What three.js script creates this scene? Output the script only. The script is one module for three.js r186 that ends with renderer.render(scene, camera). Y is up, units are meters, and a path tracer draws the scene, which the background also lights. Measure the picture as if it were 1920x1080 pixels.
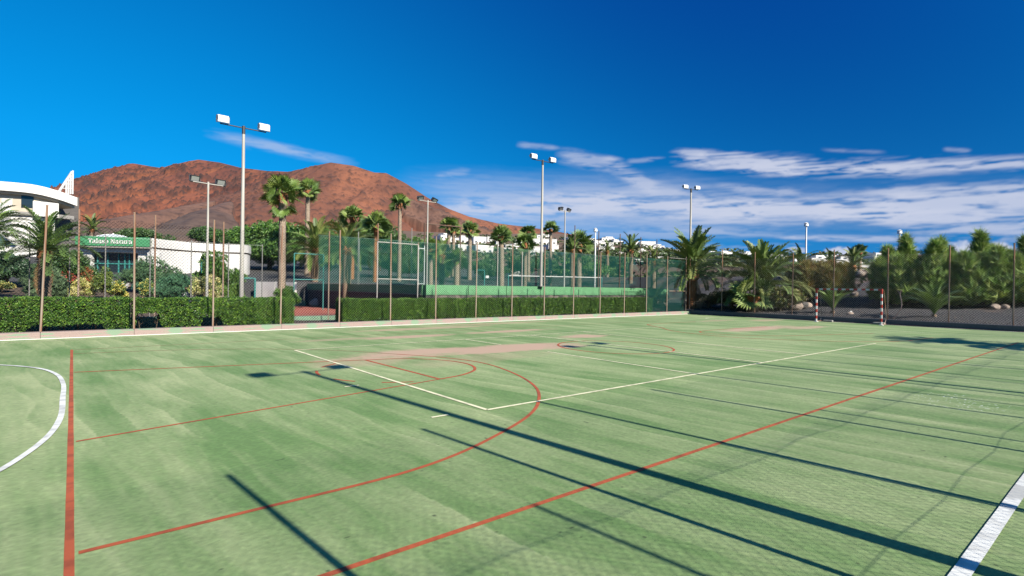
import * as THREE from 'three';
import { mergeGeometries } from 'three/addons/utils/BufferGeometryUtils.js';
import { TextGeometry } from 'three/addons/geometries/TextGeometry.js';
import { FontLoader } from 'three/addons/loaders/FontLoader.js';

// ---------------------------------------------------------------- camera, sky, sun, exposure
// World: x runs along the court (u), z is minus the distance across it (v), y is up; metres.
const scene = new THREE.Scene();
const CAM = { f: 998.05, pitch: -0.00248, roll: 0.0144, yaw: 0.69013, h: 1.903 };
const camera = new THREE.PerspectiveCamera(2 * Math.atan(540 / CAM.f) * 180 / Math.PI, 1920 / 1080, 0.1, 6000);
camera.position.set(0, CAM.h, 0);
camera.rotation.order = 'YXZ';
camera.rotation.set(CAM.pitch, -CAM.yaw, CAM.roll);
scene.add(camera);
const renderer = new THREE.WebGLRenderer({ antialias: true });
renderer.toneMapping = THREE.LinearToneMapping;
renderer.toneMappingExposure = 2.1;
renderer.shadowMap.enabled = true;
const SUN_EL = 32.9 * Math.PI / 180, SUN_AZ = 5 * Math.PI / 180;
const sunDir = new THREE.Vector3(Math.sin(SUN_AZ) * Math.cos(SUN_EL), Math.sin(SUN_EL), Math.cos(SUN_AZ) * Math.cos(SUN_EL));
const sun = new THREE.DirectionalLight(new THREE.Color(1, 0.93, 0.82), 5.0);
sun.name = 'sun';
sun.position.copy(sunDir).multiplyScalar(120).add(new THREE.Vector3(18, 0, -14));
sun.target.position.set(18, 0, -14);
sun.castShadow = true;
sun.shadow.camera.left = -60; sun.shadow.camera.right = 60; sun.shadow.camera.top = 60; sun.shadow.camera.bottom = -60; sun.shadow.camera.far = 320;
sun.shadow.mapSize.set(4096, 4096);
scene.add(sun, sun.target);

// ---------------------------------------------------------------- random numbers and noise
function rng(seed) {
  let a = seed >>> 0;
  return () => { a = (a + 0x6D2B79F5) | 0; let t = Math.imul(a ^ (a >>> 15), 1 | a); t = (t + Math.imul(t ^ (t >>> 7), 61 | t)) ^ t; return ((t ^ (t >>> 14)) >>> 0) / 4294967296; };
}
const PERM = new Uint16Array(4096), GRID = new Float32Array(2048);
{ const r = rng(77); for (let i = 0; i < 2048; i++) { PERM[i] = i; GRID[i] = r(); } for (let i = 2047; i > 0; i--) { const j = Math.floor(r() * (i + 1)); const t = PERM[i]; PERM[i] = PERM[j]; PERM[j] = t; } for (let i = 0; i < 2048; i++) PERM[i + 2048] = PERM[i]; }
function vn(x, y) {                                        // value noise 0..1
  const xi = Math.floor(x), yi = Math.floor(y); let fx = x - xi, fy = y - yi;
  fx = fx * fx * (3 - 2 * fx); fy = fy * fy * (3 - 2 * fy);
  const a = PERM[xi & 2047], b = PERM[(xi + 1) & 2047], yy = yi & 2047, y1 = (yi + 1) & 2047;
  const p = GRID[PERM[a + yy]], q = GRID[PERM[b + yy]], r = GRID[PERM[a + y1]], s = GRID[PERM[b + y1]];
  return p + (q - p) * fx + (r + (s - r) * fx - p - (q - p) * fx) * fy;
}
function fbm(x, y, n = 4) { let s = 0, a = 0.5, t = 0; for (let i = 0; i < n; i++) { s += a * vn(x, y); t += a; x = x * 2.03 + 17.3; y = y * 2.03 + 9.1; a *= 0.5; } return s / t; }
const clamp = (x, a = 0, b = 1) => Math.min(b, Math.max(a, x));
const ss = (a, b, x) => { const t = clamp((x - a) / (b - a)); return t * t * (3 - 2 * t); };
const mix = (a, b, t) => a + (b - a) * t;
const mix3 = (a, b, t) => [mix(a[0], b[0], t), mix(a[1], b[1], t), mix(a[2], b[2], t)];
const W = (u, v, y = 0) => new THREE.Vector3(u, y, -v);
const horizonY = px => 537.5 + (px - 960) * 0.0144;
function bearing(px, depth) {                              // surveyed bearing and depth to plan coordinates
  const X = (px - 960) / CAM.f * depth, c = Math.cos(CAM.yaw), s = Math.sin(CAM.yaw);
  return { u: depth * s + X * c, v: depth * c - X * s };
}
const level = (px, py, depth) => CAM.h + (horizonY(px) - py) / CAM.f * depth;
function onLine(px, v) { const t = (px - 960) / CAM.f, c = Math.cos(CAM.yaw), s = Math.sin(CAM.yaw); const Z = v / (c - t * s); return { u: Z * (s + t * c), v, Z }; }

// ---------------------------------------------------------------- sky: one computed dome of air and cirrus
{
  const SW = 4096, SH = 2048, data = new Float32Array(SW * SH * 4);
  const AIR = 0.71, az0 = CAM.yaw, deg = Math.PI / 180;
  const pxAz = px => Math.atan((px - 960) / CAM.f) / deg, pyEl = (px, py) => Math.atan((horizonY(px) - py) / CAM.f * Math.cos(Math.atan((px - 960) / CAM.f))) / deg;
  // cirrus streaks: centre azimuth and elevation relative to the view (degrees), half sizes, slant, density, grain
  const streaks = [];
  const add = (x0, y0, x1, y1, half, dens, fray = 1) => streaks.push({ a0: pxAz(x0), e0: pyEl(x0, y0), a1: pxAz(x1), e1: pyEl(x1, y1), half: half * 0.80 / CAM.f / deg, dens: dens * 0.92, fray });
  add(425, 258, 630, 300, 10, 0.55, 0.7);
  add(975, 272, 1035, 278, 6, 0.45); add(1180, 302, 1235, 297, 5, 0.4); add(820, 330, 870, 322, 9, 0.3);
  add(1055, 292, 1150, 310, 16, 0.6); add(1140, 305, 1220, 352, 16, 0.5); add(1180, 340, 1270, 368, 14, 0.35);
  add(1290, 300, 1500, 310, 18, 0.95); add(1420, 316, 1700, 316, 15, 1.0); add(1600, 312, 1950, 304, 13, 0.9); add(1275, 286, 1400, 290, 8, 0.6);
  add(860, 392, 1150, 386, 22, 0.85); add(1060, 380, 1420, 390, 26, 0.95); add(1300, 392, 1650, 392, 22, 1.0); add(1560, 388, 1960, 368, 22, 0.9); add(1660, 360, 1960, 352, 14, 0.7); add(1640, 405, 1900, 408, 12, 0.7);
  add(830, 352, 1250, 356, 34, 0.4, 0.4); add(880, 400, 1700, 398, 34, 0.32, 0.45); add(1300, 372, 1960, 380, 40, 0.2, 0.5); add(900, 372, 1300, 362, 20, 0.35, 0.5); add(960, 415, 1400, 425, 26, 0.3, 0.5); add(1100, 440, 1420, 436, 14, 0.3); add(1360, 352, 1480, 360, 8, 0.55);
  add(1560, 404, 1960, 418, 14, 0.65); add(1700, 426, 1960, 436, 14, 0.7); add(1480, 446, 1760, 448, 6, 0.7); add(1750, 455, 1960, 446, 7, 0.6); add(1180, 455, 1330, 462, 8, 0.35); add(1380, 462, 1500, 458, 4, 0.4); add(1550, 281, 1640, 285, 4, 0.3); add(1770, 280, 1810, 283, 4, 0.35);
  add(1290, 420, 1400, 412, 6, 0.35); add(1150, 470, 1420, 476, 8, 0.25);
  const puffs = [[1491, 470, 20, 7, 0.75], [1572, 476, 22, 12, 0.95], [1600, 480, 30, 8, 0.8], [1800, 470, 20, 14, 1.0], [1873, 470, 18, 13, 1.0], [1690, 482, 26, 8, 0.8], [1700, 466, 20, 6, 0.5], [1925, 474, 30, 10, 0.8]].map(([x, y, w, h, d]) => ({ a: pxAz(x), e: pyEl(x, y), w: w / CAM.f / deg, h: h / CAM.f / deg, d }));
  const sAz = Math.atan2(sunDir.x, -sunDir.z);
  for (let j = 0; j < SH; j++) {
    const el = ((j + 0.5) / SH - 0.5) * 180, sel = Math.sin(el * deg), cel = Math.cos(el * deg);
    for (let i = 0; i < SW; i++) {
      const th = ((i + 0.5) / SW - 0.5) * 2 * Math.PI, dx = Math.cos(th) * cel, dz = Math.sin(th) * cel;
      let az = (Math.atan2(dx, -dz) - az0) / deg; if (az > 180) az -= 360; if (az < -180) az += 360;
      const o = (j * SW + i) * 4;
      let r, g, b;
      const cosSun = dx * sunDir.x + sel * sunDir.y + dz * sunDir.z;
      const e = Math.max(0, el);
      // clear air: bright low down, deepest at a right angle to the sun
      const low = Math.exp(-e / 12), haze = Math.exp(-e / 4), pol = Math.min(1, 2 * cosSun * cosSun);
      r = 0.0008 + 0.035 * haze; g = 0.026 + 0.150 * pol + 0.170 * low; b = 0.19 + 0.31 * pol + 0.27 * low;
      const forward = Math.exp(-(1 - cosSun) * 14) * 0.3; r += forward; g += forward; b += forward;
      if (el < -1) { const k = clamp((-1 - el) / 6); r = mix(r, 0.10, k); g = mix(g, 0.09, k); b = mix(b, 0.08, k); }
      else if (el < 34) {
        let c = 0;
        if (az > -52 && az < 52) {
          const wx = (fbm(az * 0.35, el * 1.1, 3) - 0.5) * 2.2, wy = (fbm(az * 0.30 + 40, el * 0.8 + 11, 3) - 0.5) * 1.5;
          const fr = fbm(az * 0.36 + wx + el * 0.6, el * 3.0 + wy, 4), fine = fbm(az * 0.8 + el * 1.6 + wx, el * 6.5 + 31, 4);
          for (const s of streaks) {
            const da = s.a1 - s.a0, de = s.e1 - s.e0, L2 = da * da + de * de, t = ((az - s.a0) * da + (el - s.e0) * de) / L2;
            if (t < -0.35 || t > 1.35) continue;
            const q = Math.abs((az - s.a0) * de - (el - s.e0) * da) / Math.sqrt(L2); if (q > s.half * 2.4) continue;
            const body = Math.exp(-(q / s.half) * (q / s.half) * 1.1) * ss(-0.3, 0.12, t) * (1 - ss(0.85, 1.3, t));
            c = 1 - (1 - c) * (1 - s.dens * clamp(body * (1.0 + s.fray * (3.0 * (fr - 0.5) + 1.3 * (fine - 0.5))) - 0.10 * s.fray));
          }
          for (const p of puffs) {
            const x = (az - p.a) / p.w, y = (el - p.e) / p.h, n = fbm(az * 2.3, el * 2.3, 4);
            const q = x * x + (y > 0 ? y * y : y * y * 2.2); c = Math.max(c, p.d * ss(1.15, 0.35, q + 1.3 * (n - 0.5)));
          }
        } else { const q = fbm(az * 0.12, el * 0.9, 4); c = 0.6 * ss(0.6, 0.85, q) * ss(33, 14, el); }
        c *= ss(-0.5, 0.6, el); c = clamp(c) * 0.9;
        const cl = [0.43, 0.455, 0.55];
        r = mix(r, cl[0], c); g = mix(g, cl[1], c); b = mix(b, cl[2], c);
      }
      data[o] = r * AIR; data[o + 1] = g * AIR; data[o + 2] = b * AIR; data[o + 3] = 1;
    }
  }
  const sky = new THREE.DataTexture(data, SW, SH, THREE.RGBAFormat, THREE.FloatType);
  sky.mapping = THREE.EquirectangularReflectionMapping; sky.magFilter = THREE.LinearFilter; sky.minFilter = THREE.LinearFilter; sky.wrapS = THREE.RepeatWrapping;
  sky.needsUpdate = true; scene.background = sky; scene.environment = sky;
}
// ---------------------------------------------------------------- naming and registration
const used = {};
function numbered(n) { const k = used[n] = (used[n] ?? -1) + 1; return k ? `${n}_${String(k).padStart(3, '0')}` : n; }
function tag(o, label, category, group) { o.userData.label = label; o.userData.category = category; if (group) o.userData.group = group; return o; }
function sh(o) { o.castShadow = true; o.receiveShadow = true; return o; }
function thing(name, label, category, pos, turn = 0, group) { const g = new THREE.Group(); g.name = numbered(name); if (pos) g.position.copy(pos); g.rotation.y = turn; scene.add(g); return tag(g, label, category, group); }
function part(parent, name, geo, mat, x = 0, y = 0, z = 0) { const m = sh(new THREE.Mesh(geo, mat)); m.name = name; m.position.set(x, y, z); parent.add(m); return m; }
function single(name, geo, mat, label, category, group, pos) { const m = sh(new THREE.Mesh(geo, mat)); m.name = numbered(name); if (pos) m.position.copy(pos); scene.add(m); return tag(m, label, category, group); }
function struct(name, geo, mat) { const m = sh(new THREE.Mesh(geo, mat)); m.name = numbered(name); m.userData.kind = 'structure'; scene.add(m); return m; }
function structGroup(name) { const g = new THREE.Group(); g.name = numbered(name); g.userData.kind = 'structure'; scene.add(g); return g; }
function copy(o, label) { const c = o.clone(); c.name = numbered(o.name.replace(/_\d{3}$/, '')); c.userData = { ...o.userData }; if (label) c.userData.label = label; scene.add(c); return c; }
// ---------------------------------------------------------------- geometry helpers
function box(w, h, d, x = 0, y = 0, z = 0, ry = 0) { const g = new THREE.BoxGeometry(w, h, d); if (ry) g.rotateY(ry); g.translate(x, y, z); return g; }
function rod(a, b, r0, r1 = r0, seg = 8) {
  const A = new THREE.Vector3(...(a.toArray ? a.toArray() : a)), B = new THREE.Vector3(...(b.toArray ? b.toArray() : b)), d = B.clone().sub(A), L = d.length();
  const g = new THREE.CylinderGeometry(r1, r0, L, seg); g.translate(0, L / 2, 0);
  g.applyQuaternion(new THREE.Quaternion().setFromUnitVectors(new THREE.Vector3(0, 1, 0), d.normalize())); g.translate(A.x, A.y, A.z); return g;
}
function tube(pts, r, seg = 6, n = 0) { return new THREE.TubeGeometry(new THREE.CatmullRomCurve3(pts.map(p => p.toArray ? p : new THREE.Vector3(...p))), n || pts.length * 5, r, seg, false); }
function merge(list) { return mergeGeometries(list.map(g => { const k = g.index ? g.toNonIndexed() : g; for (const n of Object.keys(k.attributes)) if (!['position', 'normal', 'uv'].includes(n)) k.deleteAttribute(n); return k; })); }
function tris(pos, normals, col) { const g = new THREE.BufferGeometry(); g.setAttribute('position', new THREE.Float32BufferAttribute(pos, 3)); if (col) g.setAttribute('color', new THREE.Float32BufferAttribute(col, 3)); g.setAttribute('uv', new THREE.Float32BufferAttribute(new Float32Array(pos.length / 3 * 2), 2)); g.computeVertexNormals(); return g; }
function bevelBox(w, h, d, b = 0.01) {                     // box with chamfered vertical and top edges, base at y = 0
  const s = new THREE.Shape(); const x = w / 2 - b, z = d / 2 - b;
  s.moveTo(-x, -z); s.lineTo(x, -z); s.lineTo(x, z); s.lineTo(-x, z); s.closePath();
  const g = new THREE.ExtrudeGeometry(s, { depth: h - 2 * b, bevelEnabled: true, bevelThickness: b, bevelSize: b, bevelSegments: 1, steps: 1 });
  g.rotateX(-Math.PI / 2); g.translate(0, b, 0); return g;
}
// ---------------------------------------------------------------- textures and materials
function dataTex(w, h, fn, srgb = false, rep = true) {
  const d = new Uint8Array(w * h * 4);
  const enc = x => { x = clamp(x); return Math.round(255 * (srgb ? (x <= 0.0031308 ? 12.92 * x : 1.055 * Math.pow(x, 1 / 2.4) - 0.055) : x)); };
  for (let j = 0; j < h; j++) for (let i = 0; i < w; i++) { const c = fn(i / w, j / h, i, j), o = (j * w + i) * 4; d[o] = enc(c[0]); d[o + 1] = enc(c[1]); d[o + 2] = enc(c[2]); d[o + 3] = 255; }
  const t = new THREE.DataTexture(d, w, h); t.magFilter = THREE.LinearFilter; t.minFilter = THREE.LinearMipmapLinearFilter; t.generateMipmaps = true;
  if (rep) t.wrapS = t.wrapT = THREE.RepeatWrapping; if (srgb) t.colorSpace = THREE.SRGBColorSpace; t.needsUpdate = true; return t;
}
const REF = 0.72;                                          // reflectance scale: the photograph is exposed for mid-dark surfaces
const C = (r, g, b) => new THREE.Color().setRGB(r * REF, g * REF, b * REF);
const std = (c, rough = 0.85, extra = {}) => new THREE.MeshStandardMaterial({ color: c, roughness: rough, side: THREE.DoubleSide, ...extra });
function tileNoise(x, y, f, n = 4) {                       // fbm that repeats over the unit square
  const bx = ss(0, 1, x), by = ss(0, 1, y); const a = fbm(x * f, y * f, n), b = fbm((x - 1) * f, y * f, n), c = fbm(x * f, (y - 1) * f, n), d = fbm((x - 1) * f, (y - 1) * f, n);
  return mix(mix(a, b, bx), mix(c, d, bx), by);
}
const grainTex = dataTex(512, 512, (x, y, i, j) => { const n = 0.62 + 0.38 * tileNoise(x, y, 24, 4), k = 0.86 + 0.28 * (vn(i * 0.9, j * 0.9) - 0.5); const q = n * k; return [q, q, q]; });
const mottleTex = dataTex(512, 512, (x, y) => { const n = 0.72 + 0.5 * (tileNoise(x, y, 7, 5) - 0.35); return [n, n, n * 0.99]; });
const rustTex = dataTex(128, 512, (x, y) => { const n = tileNoise(x, y, 9, 4), s = tileNoise(x * 0.5, y, 22, 3); const k = ss(0.42, 0.62, n * 0.6 + s * 0.4); return mix3([0.33, 0.26, 0.20], [0.24, 0.10, 0.045], k); }, true);
const barkTex = dataTex(256, 256, (x, y) => { const n = tileNoise(x, y, 20, 3), m = tileNoise(x, y, 46, 2); const q = 0.45 + 1.0 * ss(0.38, 0.62, n * 0.5 + m * 0.5); return [q * 0.95, q * 0.93, q * 0.9]; });
const bumpTex = dataTex(256, 256, (x, y) => { const n = tileNoise(x, y, 26, 3); return [n, n, n]; });
const M = {
  rust: std(C(1, 1, 1), 0.8, { map: rustTex, metalness: 0.1 }),
  darkRust: std(C(0.13, 0.075, 0.05), 0.8), greyPost: std(C(0.26, 0.25, 0.23), 0.6, { metalness: 0.3 }), teal: std(C(0.05, 0.26, 0.23), 0.5),
  wire: std(C(0.95, 1.0, 0.90), 0.55), wireDark: std(C(0.13, 0.14, 0.12), 0.55),
  white: std(C(0.92, 0.90, 0.86), 0.7, { map: mottleTex }), whiteMetal: std(C(0.86, 0.85, 0.82), 0.45), poleWhite: std(C(0.56, 0.53, 0.47), 0.55, { map: mottleTex }),
  darkMetal: std(C(0.06, 0.06, 0.065), 0.5, { metalness: 0.4 }), glassDark: new THREE.MeshPhysicalMaterial({ color: C(0.02, 0.035, 0.045), roughness: 0.08, side: THREE.DoubleSide }),
  lampGlass: new THREE.MeshPhysicalMaterial({ color: C(0.5, 0.52, 0.54), roughness: 0.12, metalness: 0.6, side: THREE.DoubleSide }),
  red: std(C(0.52, 0.045, 0.03), 0.5), concrete: std(C(0.4, 0.38, 0.35), 0.9, { map: grainTex }),
  bark: std(C(0.30, 0.21, 0.145), 0.95, { map: mottleTex, bumpMap: bumpTex, bumpScale: 0.02 }), barkOrange: std(C(0.40, 0.16, 0.06), 0.95, { map: mottleTex }), twig: std(C(0.10, 0.07, 0.045), 0.95),
  basalt: std(C(0.10, 0.092, 0.088), 0.95, { map: mottleTex, bumpMap: bumpTex, bumpScale: 0.03 }), rock: std(C(0.34, 0.27, 0.22), 0.95, { map: mottleTex, bumpMap: bumpTex, bumpScale: 0.03 }),
  greenPaint: std(C(0.15, 0.40, 0.18), 0.7, { map: mottleTex }), greenSign: std(C(0.075, 0.30, 0.13), 0.55), lowGreen: std(C(0.24, 0.40, 0.26), 0.8, { map: mottleTex }),
  clay: std(C(0.60, 0.165, 0.105), 0.95, { map: grainTex }), tanFloor: std(C(0.50, 0.31, 0.21), 0.95, { map: grainTex }),
};
const leafMat = (r, g, b, t = 0.35) => new THREE.MeshPhysicalMaterial({ color: C(r, g, b), roughness: 0.62, transmission: t, thickness: 0, side: THREE.DoubleSide });
const leafW = new THREE.MeshPhysicalMaterial({ color: C(1, 1, 1), roughness: 0.6, side: THREE.DoubleSide });
console.log('stage helpers');
// ---------------------------------------------------------------- terrain
const inLower = (u, v) => u > 8.6 && u < 15.9 && v > 26.9 && v < 47.5;
const inPlat = (u, v) => u >= 15.9 && u < 39.5 && v > 27.0 && v < 47.5;
function lerpTable(t, x) { if (x <= t[0][0]) return t[0][1]; for (let i = 1; i < t.length; i++) if (x <= t[i][0]) return mix(t[i - 1][1], t[i][1], (x - t[i - 1][0]) / (t[i][0] - t[i - 1][0])); return t[t.length - 1][1]; }
const slopeTable = [[-60, 0.06], [0, 0.10], [20, 0.12], [45, 0.118], [56, 0.092], [68, 0.075], [82, 0.070], [120, 0.05], [180, 0.03]];
function farHeight(u, v) { const d = Math.hypot(u, v), phi = Math.atan2(u, v) * 180 / Math.PI, cap = mix(760, 560, ss(44, 52, phi)); return 2 + lerpTable(slopeTable, Math.abs(phi) > 120 ? 150 : phi) * (Math.min(d, cap) - 120) - 0.05 * Math.max(0, d - cap); }
function T(u, v) {
  let h;
  if (u < 37.0 && v < 23.3) h = u < -11 || v < -5 ? -0.05 : -0.12;
  else if (inLower(u, v)) h = -0.10;
  else if (inPlat(u, v)) h = -0.10;
  else {
    const e = Math.max(0, u - 37.0), ramp = 0.30 + 0.085 * Math.min(e, 8.5) + 0.24 * clamp(e - 8.5, 0, 9.5) + Math.max(0, e - 18) * 0.02;
    const g = Math.max(0, v - 24.5), gard = 0.08 + 1.85 * ss(2, 26, g) + Math.max(0, v - 47.5) * 0.075;
    const k = ss(36.9, 37.05, u);
    h = u >= 37 ? Math.max(ramp, gard * ss(23, 30, v)) : gard;
    h += (fbm(u * 0.7, v * 0.7, 3) - 0.5) * 0.16 * (v > 47 || u > 38.2 ? 1.6 : 0.4) * (k || v > 47 ? 1 : 0.5);
  }
  const f = farHeight(u, v);
  if (f > h) { h = f + (fbm(u * 0.02, v * 0.02, 4) - 0.5) * Math.min(6, Math.max(0, (Math.hypot(u, v) - 120)) * 0.02); }
  return h;
}
{
  const axis = (lo, hi, far0, far1) => { const a = []; for (let x = lo; x <= hi; x += 0.6) a.push(x); let s = 0.8; for (let x = hi + s; x < far1; x += s) { a.push(x); s *= 1.055; } a.push(far1); s = 1; const b = []; for (let x = lo - s; x > far0; x -= s) { b.push(x); s *= 1.12; } b.push(far0); return b.reverse().concat(a); };
  const us = axis(-14, 62, -900, 2600), vs = axis(-8, 60, -900, 2600), nu = us.length, nv = vs.length;
  const pos = new Float32Array(nu * nv * 3), col = new Float32Array(nu * nv * 3), uv = new Float32Array(nu * nv * 2), idx = [];
  for (let j = 0; j < nv; j++) for (let i = 0; i < nu; i++) {
    const u = us[i], v = vs[j], k = j * nu + i, d = Math.hypot(u, v);
    pos.set([u, T(u, v), -v], k * 3); uv.set([u * 0.31, v * 0.31], k * 2);
    const n = fbm(u * 0.35, v * 0.35, 4), n2 = fbm(u * 0.05 + 9, v * 0.05, 4);
    let c = mix3([0.17, 0.115, 0.08], [0.12, 0.085, 0.062], n);                                   // garden soil
    if (u > 36.5) c = mix3([0.034, 0.033, 0.038], [0.062, 0.057, 0.060], ss(0.35, 0.75, n));        // black lapilli
    if (u > 37.5 && ss(0.56, 0.66, fbm(u * 0.25 + 3, v * 0.6, 3)) > 0.5 && u > 42) c = mix3(c, [0.17, 0.10, 0.07], 0.7);
    if (v > 47 && u < 60) c = mix3([0.055, 0.056, 0.058], [0.10, 0.095, 0.09], n);
    if (d > 95) c = mix3(c, mix3([0.25, 0.145, 0.09], [0.15, 0.10, 0.062], n2), ss(95, 150, d));
    col.set(c, k * 3);
    if (i < nu - 1 && j < nv - 1) idx.push(k, k + 1, k + nu, k + 1, k + nu + 1, k + nu);
  }
  const g = new THREE.BufferGeometry(); g.setAttribute('position', new THREE.BufferAttribute(pos, 3)); g.setAttribute('color', new THREE.BufferAttribute(col, 3)); g.setAttribute('uv', new THREE.BufferAttribute(uv, 2)); g.setIndex(idx); g.computeVertexNormals();
  struct('ground', g, std(C(1, 1, 1), 1, { vertexColors: true, map: grainTex, bumpMap: bumpTex, bumpScale: 0.04 }));
}
console.log('stage ground');
// ---------------------------------------------------------------- the red volcano
{
  const P = (px, py, Z) => ({ x: (px - 960) / CAM.f * Z, z: Z, h: level(px, py, Z) });
  const back = [P(-120, 430, 1010), P(-20, 400, 1010), P(60, 378, 1010), P(136, 346, 1010), P(165, 329, 1010), P(205, 317, 1010), P(250, 307, 1010), P(285, 313, 1000), P(305, 316, 1000), P(330, 308, 1000), P(372, 300, 1000), P(410, 305, 990), P(450, 315, 980), P(500, 321, 960), P(560, 323, 930)];
  const crest = [P(560, 319, 880), P(600, 310, 860), P(622, 306, 850), P(660, 311, 850), P(700, 324, 850), P(722, 325, 850), P(760, 345, 850), P(800, 371, 850), P(840, 392, 850), P(880, 407, 850), P(930, 419, 860), P(980, 425, 880), P(1030, 432, 900), P(1090, 444, 920), P(1150, 456, 940), P(1260, 472, 980)];
  const spur = [P(612, 309, 850), P(560, 330, 800), P(520, 344, 755), P(470, 356, 710), P(430, 371, 670), P(345, 386, 600), P(290, 396, 560), P(225, 407, 510), P(150, 417, 470), P(60, 428, 430)];
  const nose = [P(470, 357, 708), P(440, 376, 640), P(405, 388, 580), P(380, 398, 530), P(345, 425, 470)];
  const ridges = [[back, 0.50, 0], [crest, 0.47, 1], [spur, 0.42, 2], [nose, 0.40, 3]];
  function nearest(R, x, z) {
    let best = 1e9, bh = 0, bt = 0, acc = 0;
    for (let i = 0; i < R.length - 1; i++) {
      const a = R[i], b = R[i + 1], dx = b.x - a.x, dz = b.z - a.z, L = Math.hypot(dx, dz);
      const t = clamp(((x - a.x) * dx + (z - a.z) * dz) / (L * L)), q = Math.hypot(x - a.x - dx * t, z - a.z - dz * t);
      if (q < best) { best = q; bh = mix(a.h, b.h, t); bt = acc + t * L; } acc += L;
    }
    return [best, bh, bt];
  }
  const X0 = -1150, X1 = 460, Z0 = 300, Z1 = 1180, NX = 760, NZ = 440;
  const n = NX * NZ, pos = new Float32Array(n * 3), col = new Float32Array(n * 3), uv = new Float32Array(n * 2), idx = [], cy = Math.cos(CAM.yaw), sy = Math.sin(CAM.yaw);
  for (let j = 0; j < NZ; j++) for (let i = 0; i < NX; i++) {
    const k = j * NX + i, x = X0 + (X1 - X0) * i / (NX - 1), z = Z0 + (Z1 - Z0) * j / (NZ - 1);
    let H = -1e9, id = 0, Q = 0, Tt = 0;
    for (const [R, sl, rid] of ridges) {
      const [q, h, t] = nearest(R, x, z);
      const f = sl * (Math.sqrt(q * q + 64) - 8), hh = h - f * (1 - 0.00022 * q);
      if (hh > H) { H = hh; id = rid; Q = q; Tt = t; }
    }
    const amp = ss(4, 70, Q);
    // rills that run down the slope, and rock ledges that lie across it
    const rill = Math.abs(fbm(Tt * 0.021 + 5 * id, Q * 0.0022, 4) - 0.5) * 2;
    const band = H * 0.105 + x * 0.008 * (id === 0 ? 1 : -1.5), led = fbm(x * 0.022 + id * 3, band, 4), ledge = ss(0.57, 0.60, led) * ss(0.74, 0.62, led);
    const led2 = fbm(x * 0.055 + 8, H * 0.26 + x * 0.02, 3), ledge2 = ss(0.60, 0.63, led2) * ss(0.75, 0.65, led2);
    const rough = fbm(x * 0.09, z * 0.09, 3) - 0.5, boulders = ss(0.76, 0.80, vn(x * 0.22 + H * 0.03, z * 0.15 + H * 0.15));
    const rocky = id === 0 ? 1 : id === 1 ? 0.6 : 0.55;
    H += amp * (-(1 - rill) * (id === 1 ? 9 : 5) - (1 - Math.abs(fbm(Tt * 0.06 + 9, Q * 0.006, 3) - 0.5) * 2) * (id === 1 ? 4.5 : 2.5) + (ledge * 5.5 + ledge2 * 3.2) * rocky + rough * 3.5) + boulders * 3 * rocky * ss(0, 25, Q) + (fbm(x * 0.05, z * 0.05, 2) - 0.5) * 2 * ss(0, 8, Q);
    const u = z * sy + x * cy, v = z * cy - x * sy;
    pos.set([u, H, -v], k * 3); uv.set([x * 0.02, (z + H) * 0.02], k * 2);
    const m = fbm(x * 0.008 + 3, z * 0.01, 4), m2 = fbm(Tt * 0.03, Q * 0.008 + 7, 4), m3 = fbm(x * 0.06, z * 0.07, 3);
    let c = id === 0 ? mix3([0.30, 0.090, 0.042], [0.17, 0.052, 0.032], ss(0.38, 0.62, m)) : id === 1 ? mix3([0.33, 0.118, 0.058], [0.21, 0.075, 0.042], ss(0.38, 0.62, m2)) : mix3([0.36, 0.175, 0.10], [0.21, 0.105, 0.07], ss(0.40, 0.60, m));
    if (id === 0) c = mix3(c, [0.34, 0.105, 0.040], ss(0.5, 0.68, m2) * 0.7);
    if (id === 1) c = mix3(c, [0.12, 0.060, 0.045], ss(0.42, 0.56, m + (Tt - 620) / 900) * 0.75);
    if (id >= 2) c = mix3(c, [0.25, 0.155, 0.105], ss(0.42, 0.56, m2 + (40 - H) / 120) * 0.6);
    if (id === 3) c = mix3(c, [0.085, 0.062, 0.052], ss(0.42, 0.52, m2) * 0.55);
    c = mix3(c, [0.055, 0.028, 0.024], clamp(0.35 * ss(0.58, 0.68, m3) * rocky + 0.9 * boulders * rocky + 0.5 * ledge * rocky + 0.45 * ledge2 * rocky, 0, 0.9));
    col.set(c, k * 3);
    if (i < NX - 1 && j < NZ - 1) idx.push(k, k + 1, k + NX, k + 1, k + NX + 1, k + NX);
  }
  const g = new THREE.BufferGeometry(); g.setAttribute('position', new THREE.BufferAttribute(pos, 3)); g.setAttribute('color', new THREE.BufferAttribute(col, 3)); g.setAttribute('uv', new THREE.BufferAttribute(uv, 2)); g.setIndex(idx); g.computeVertexNormals();
  struct('volcano', g, std(C(1, 1, 1), 1, { vertexColors: true, map: grainTex }));
}
console.log('stage volcano');
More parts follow.
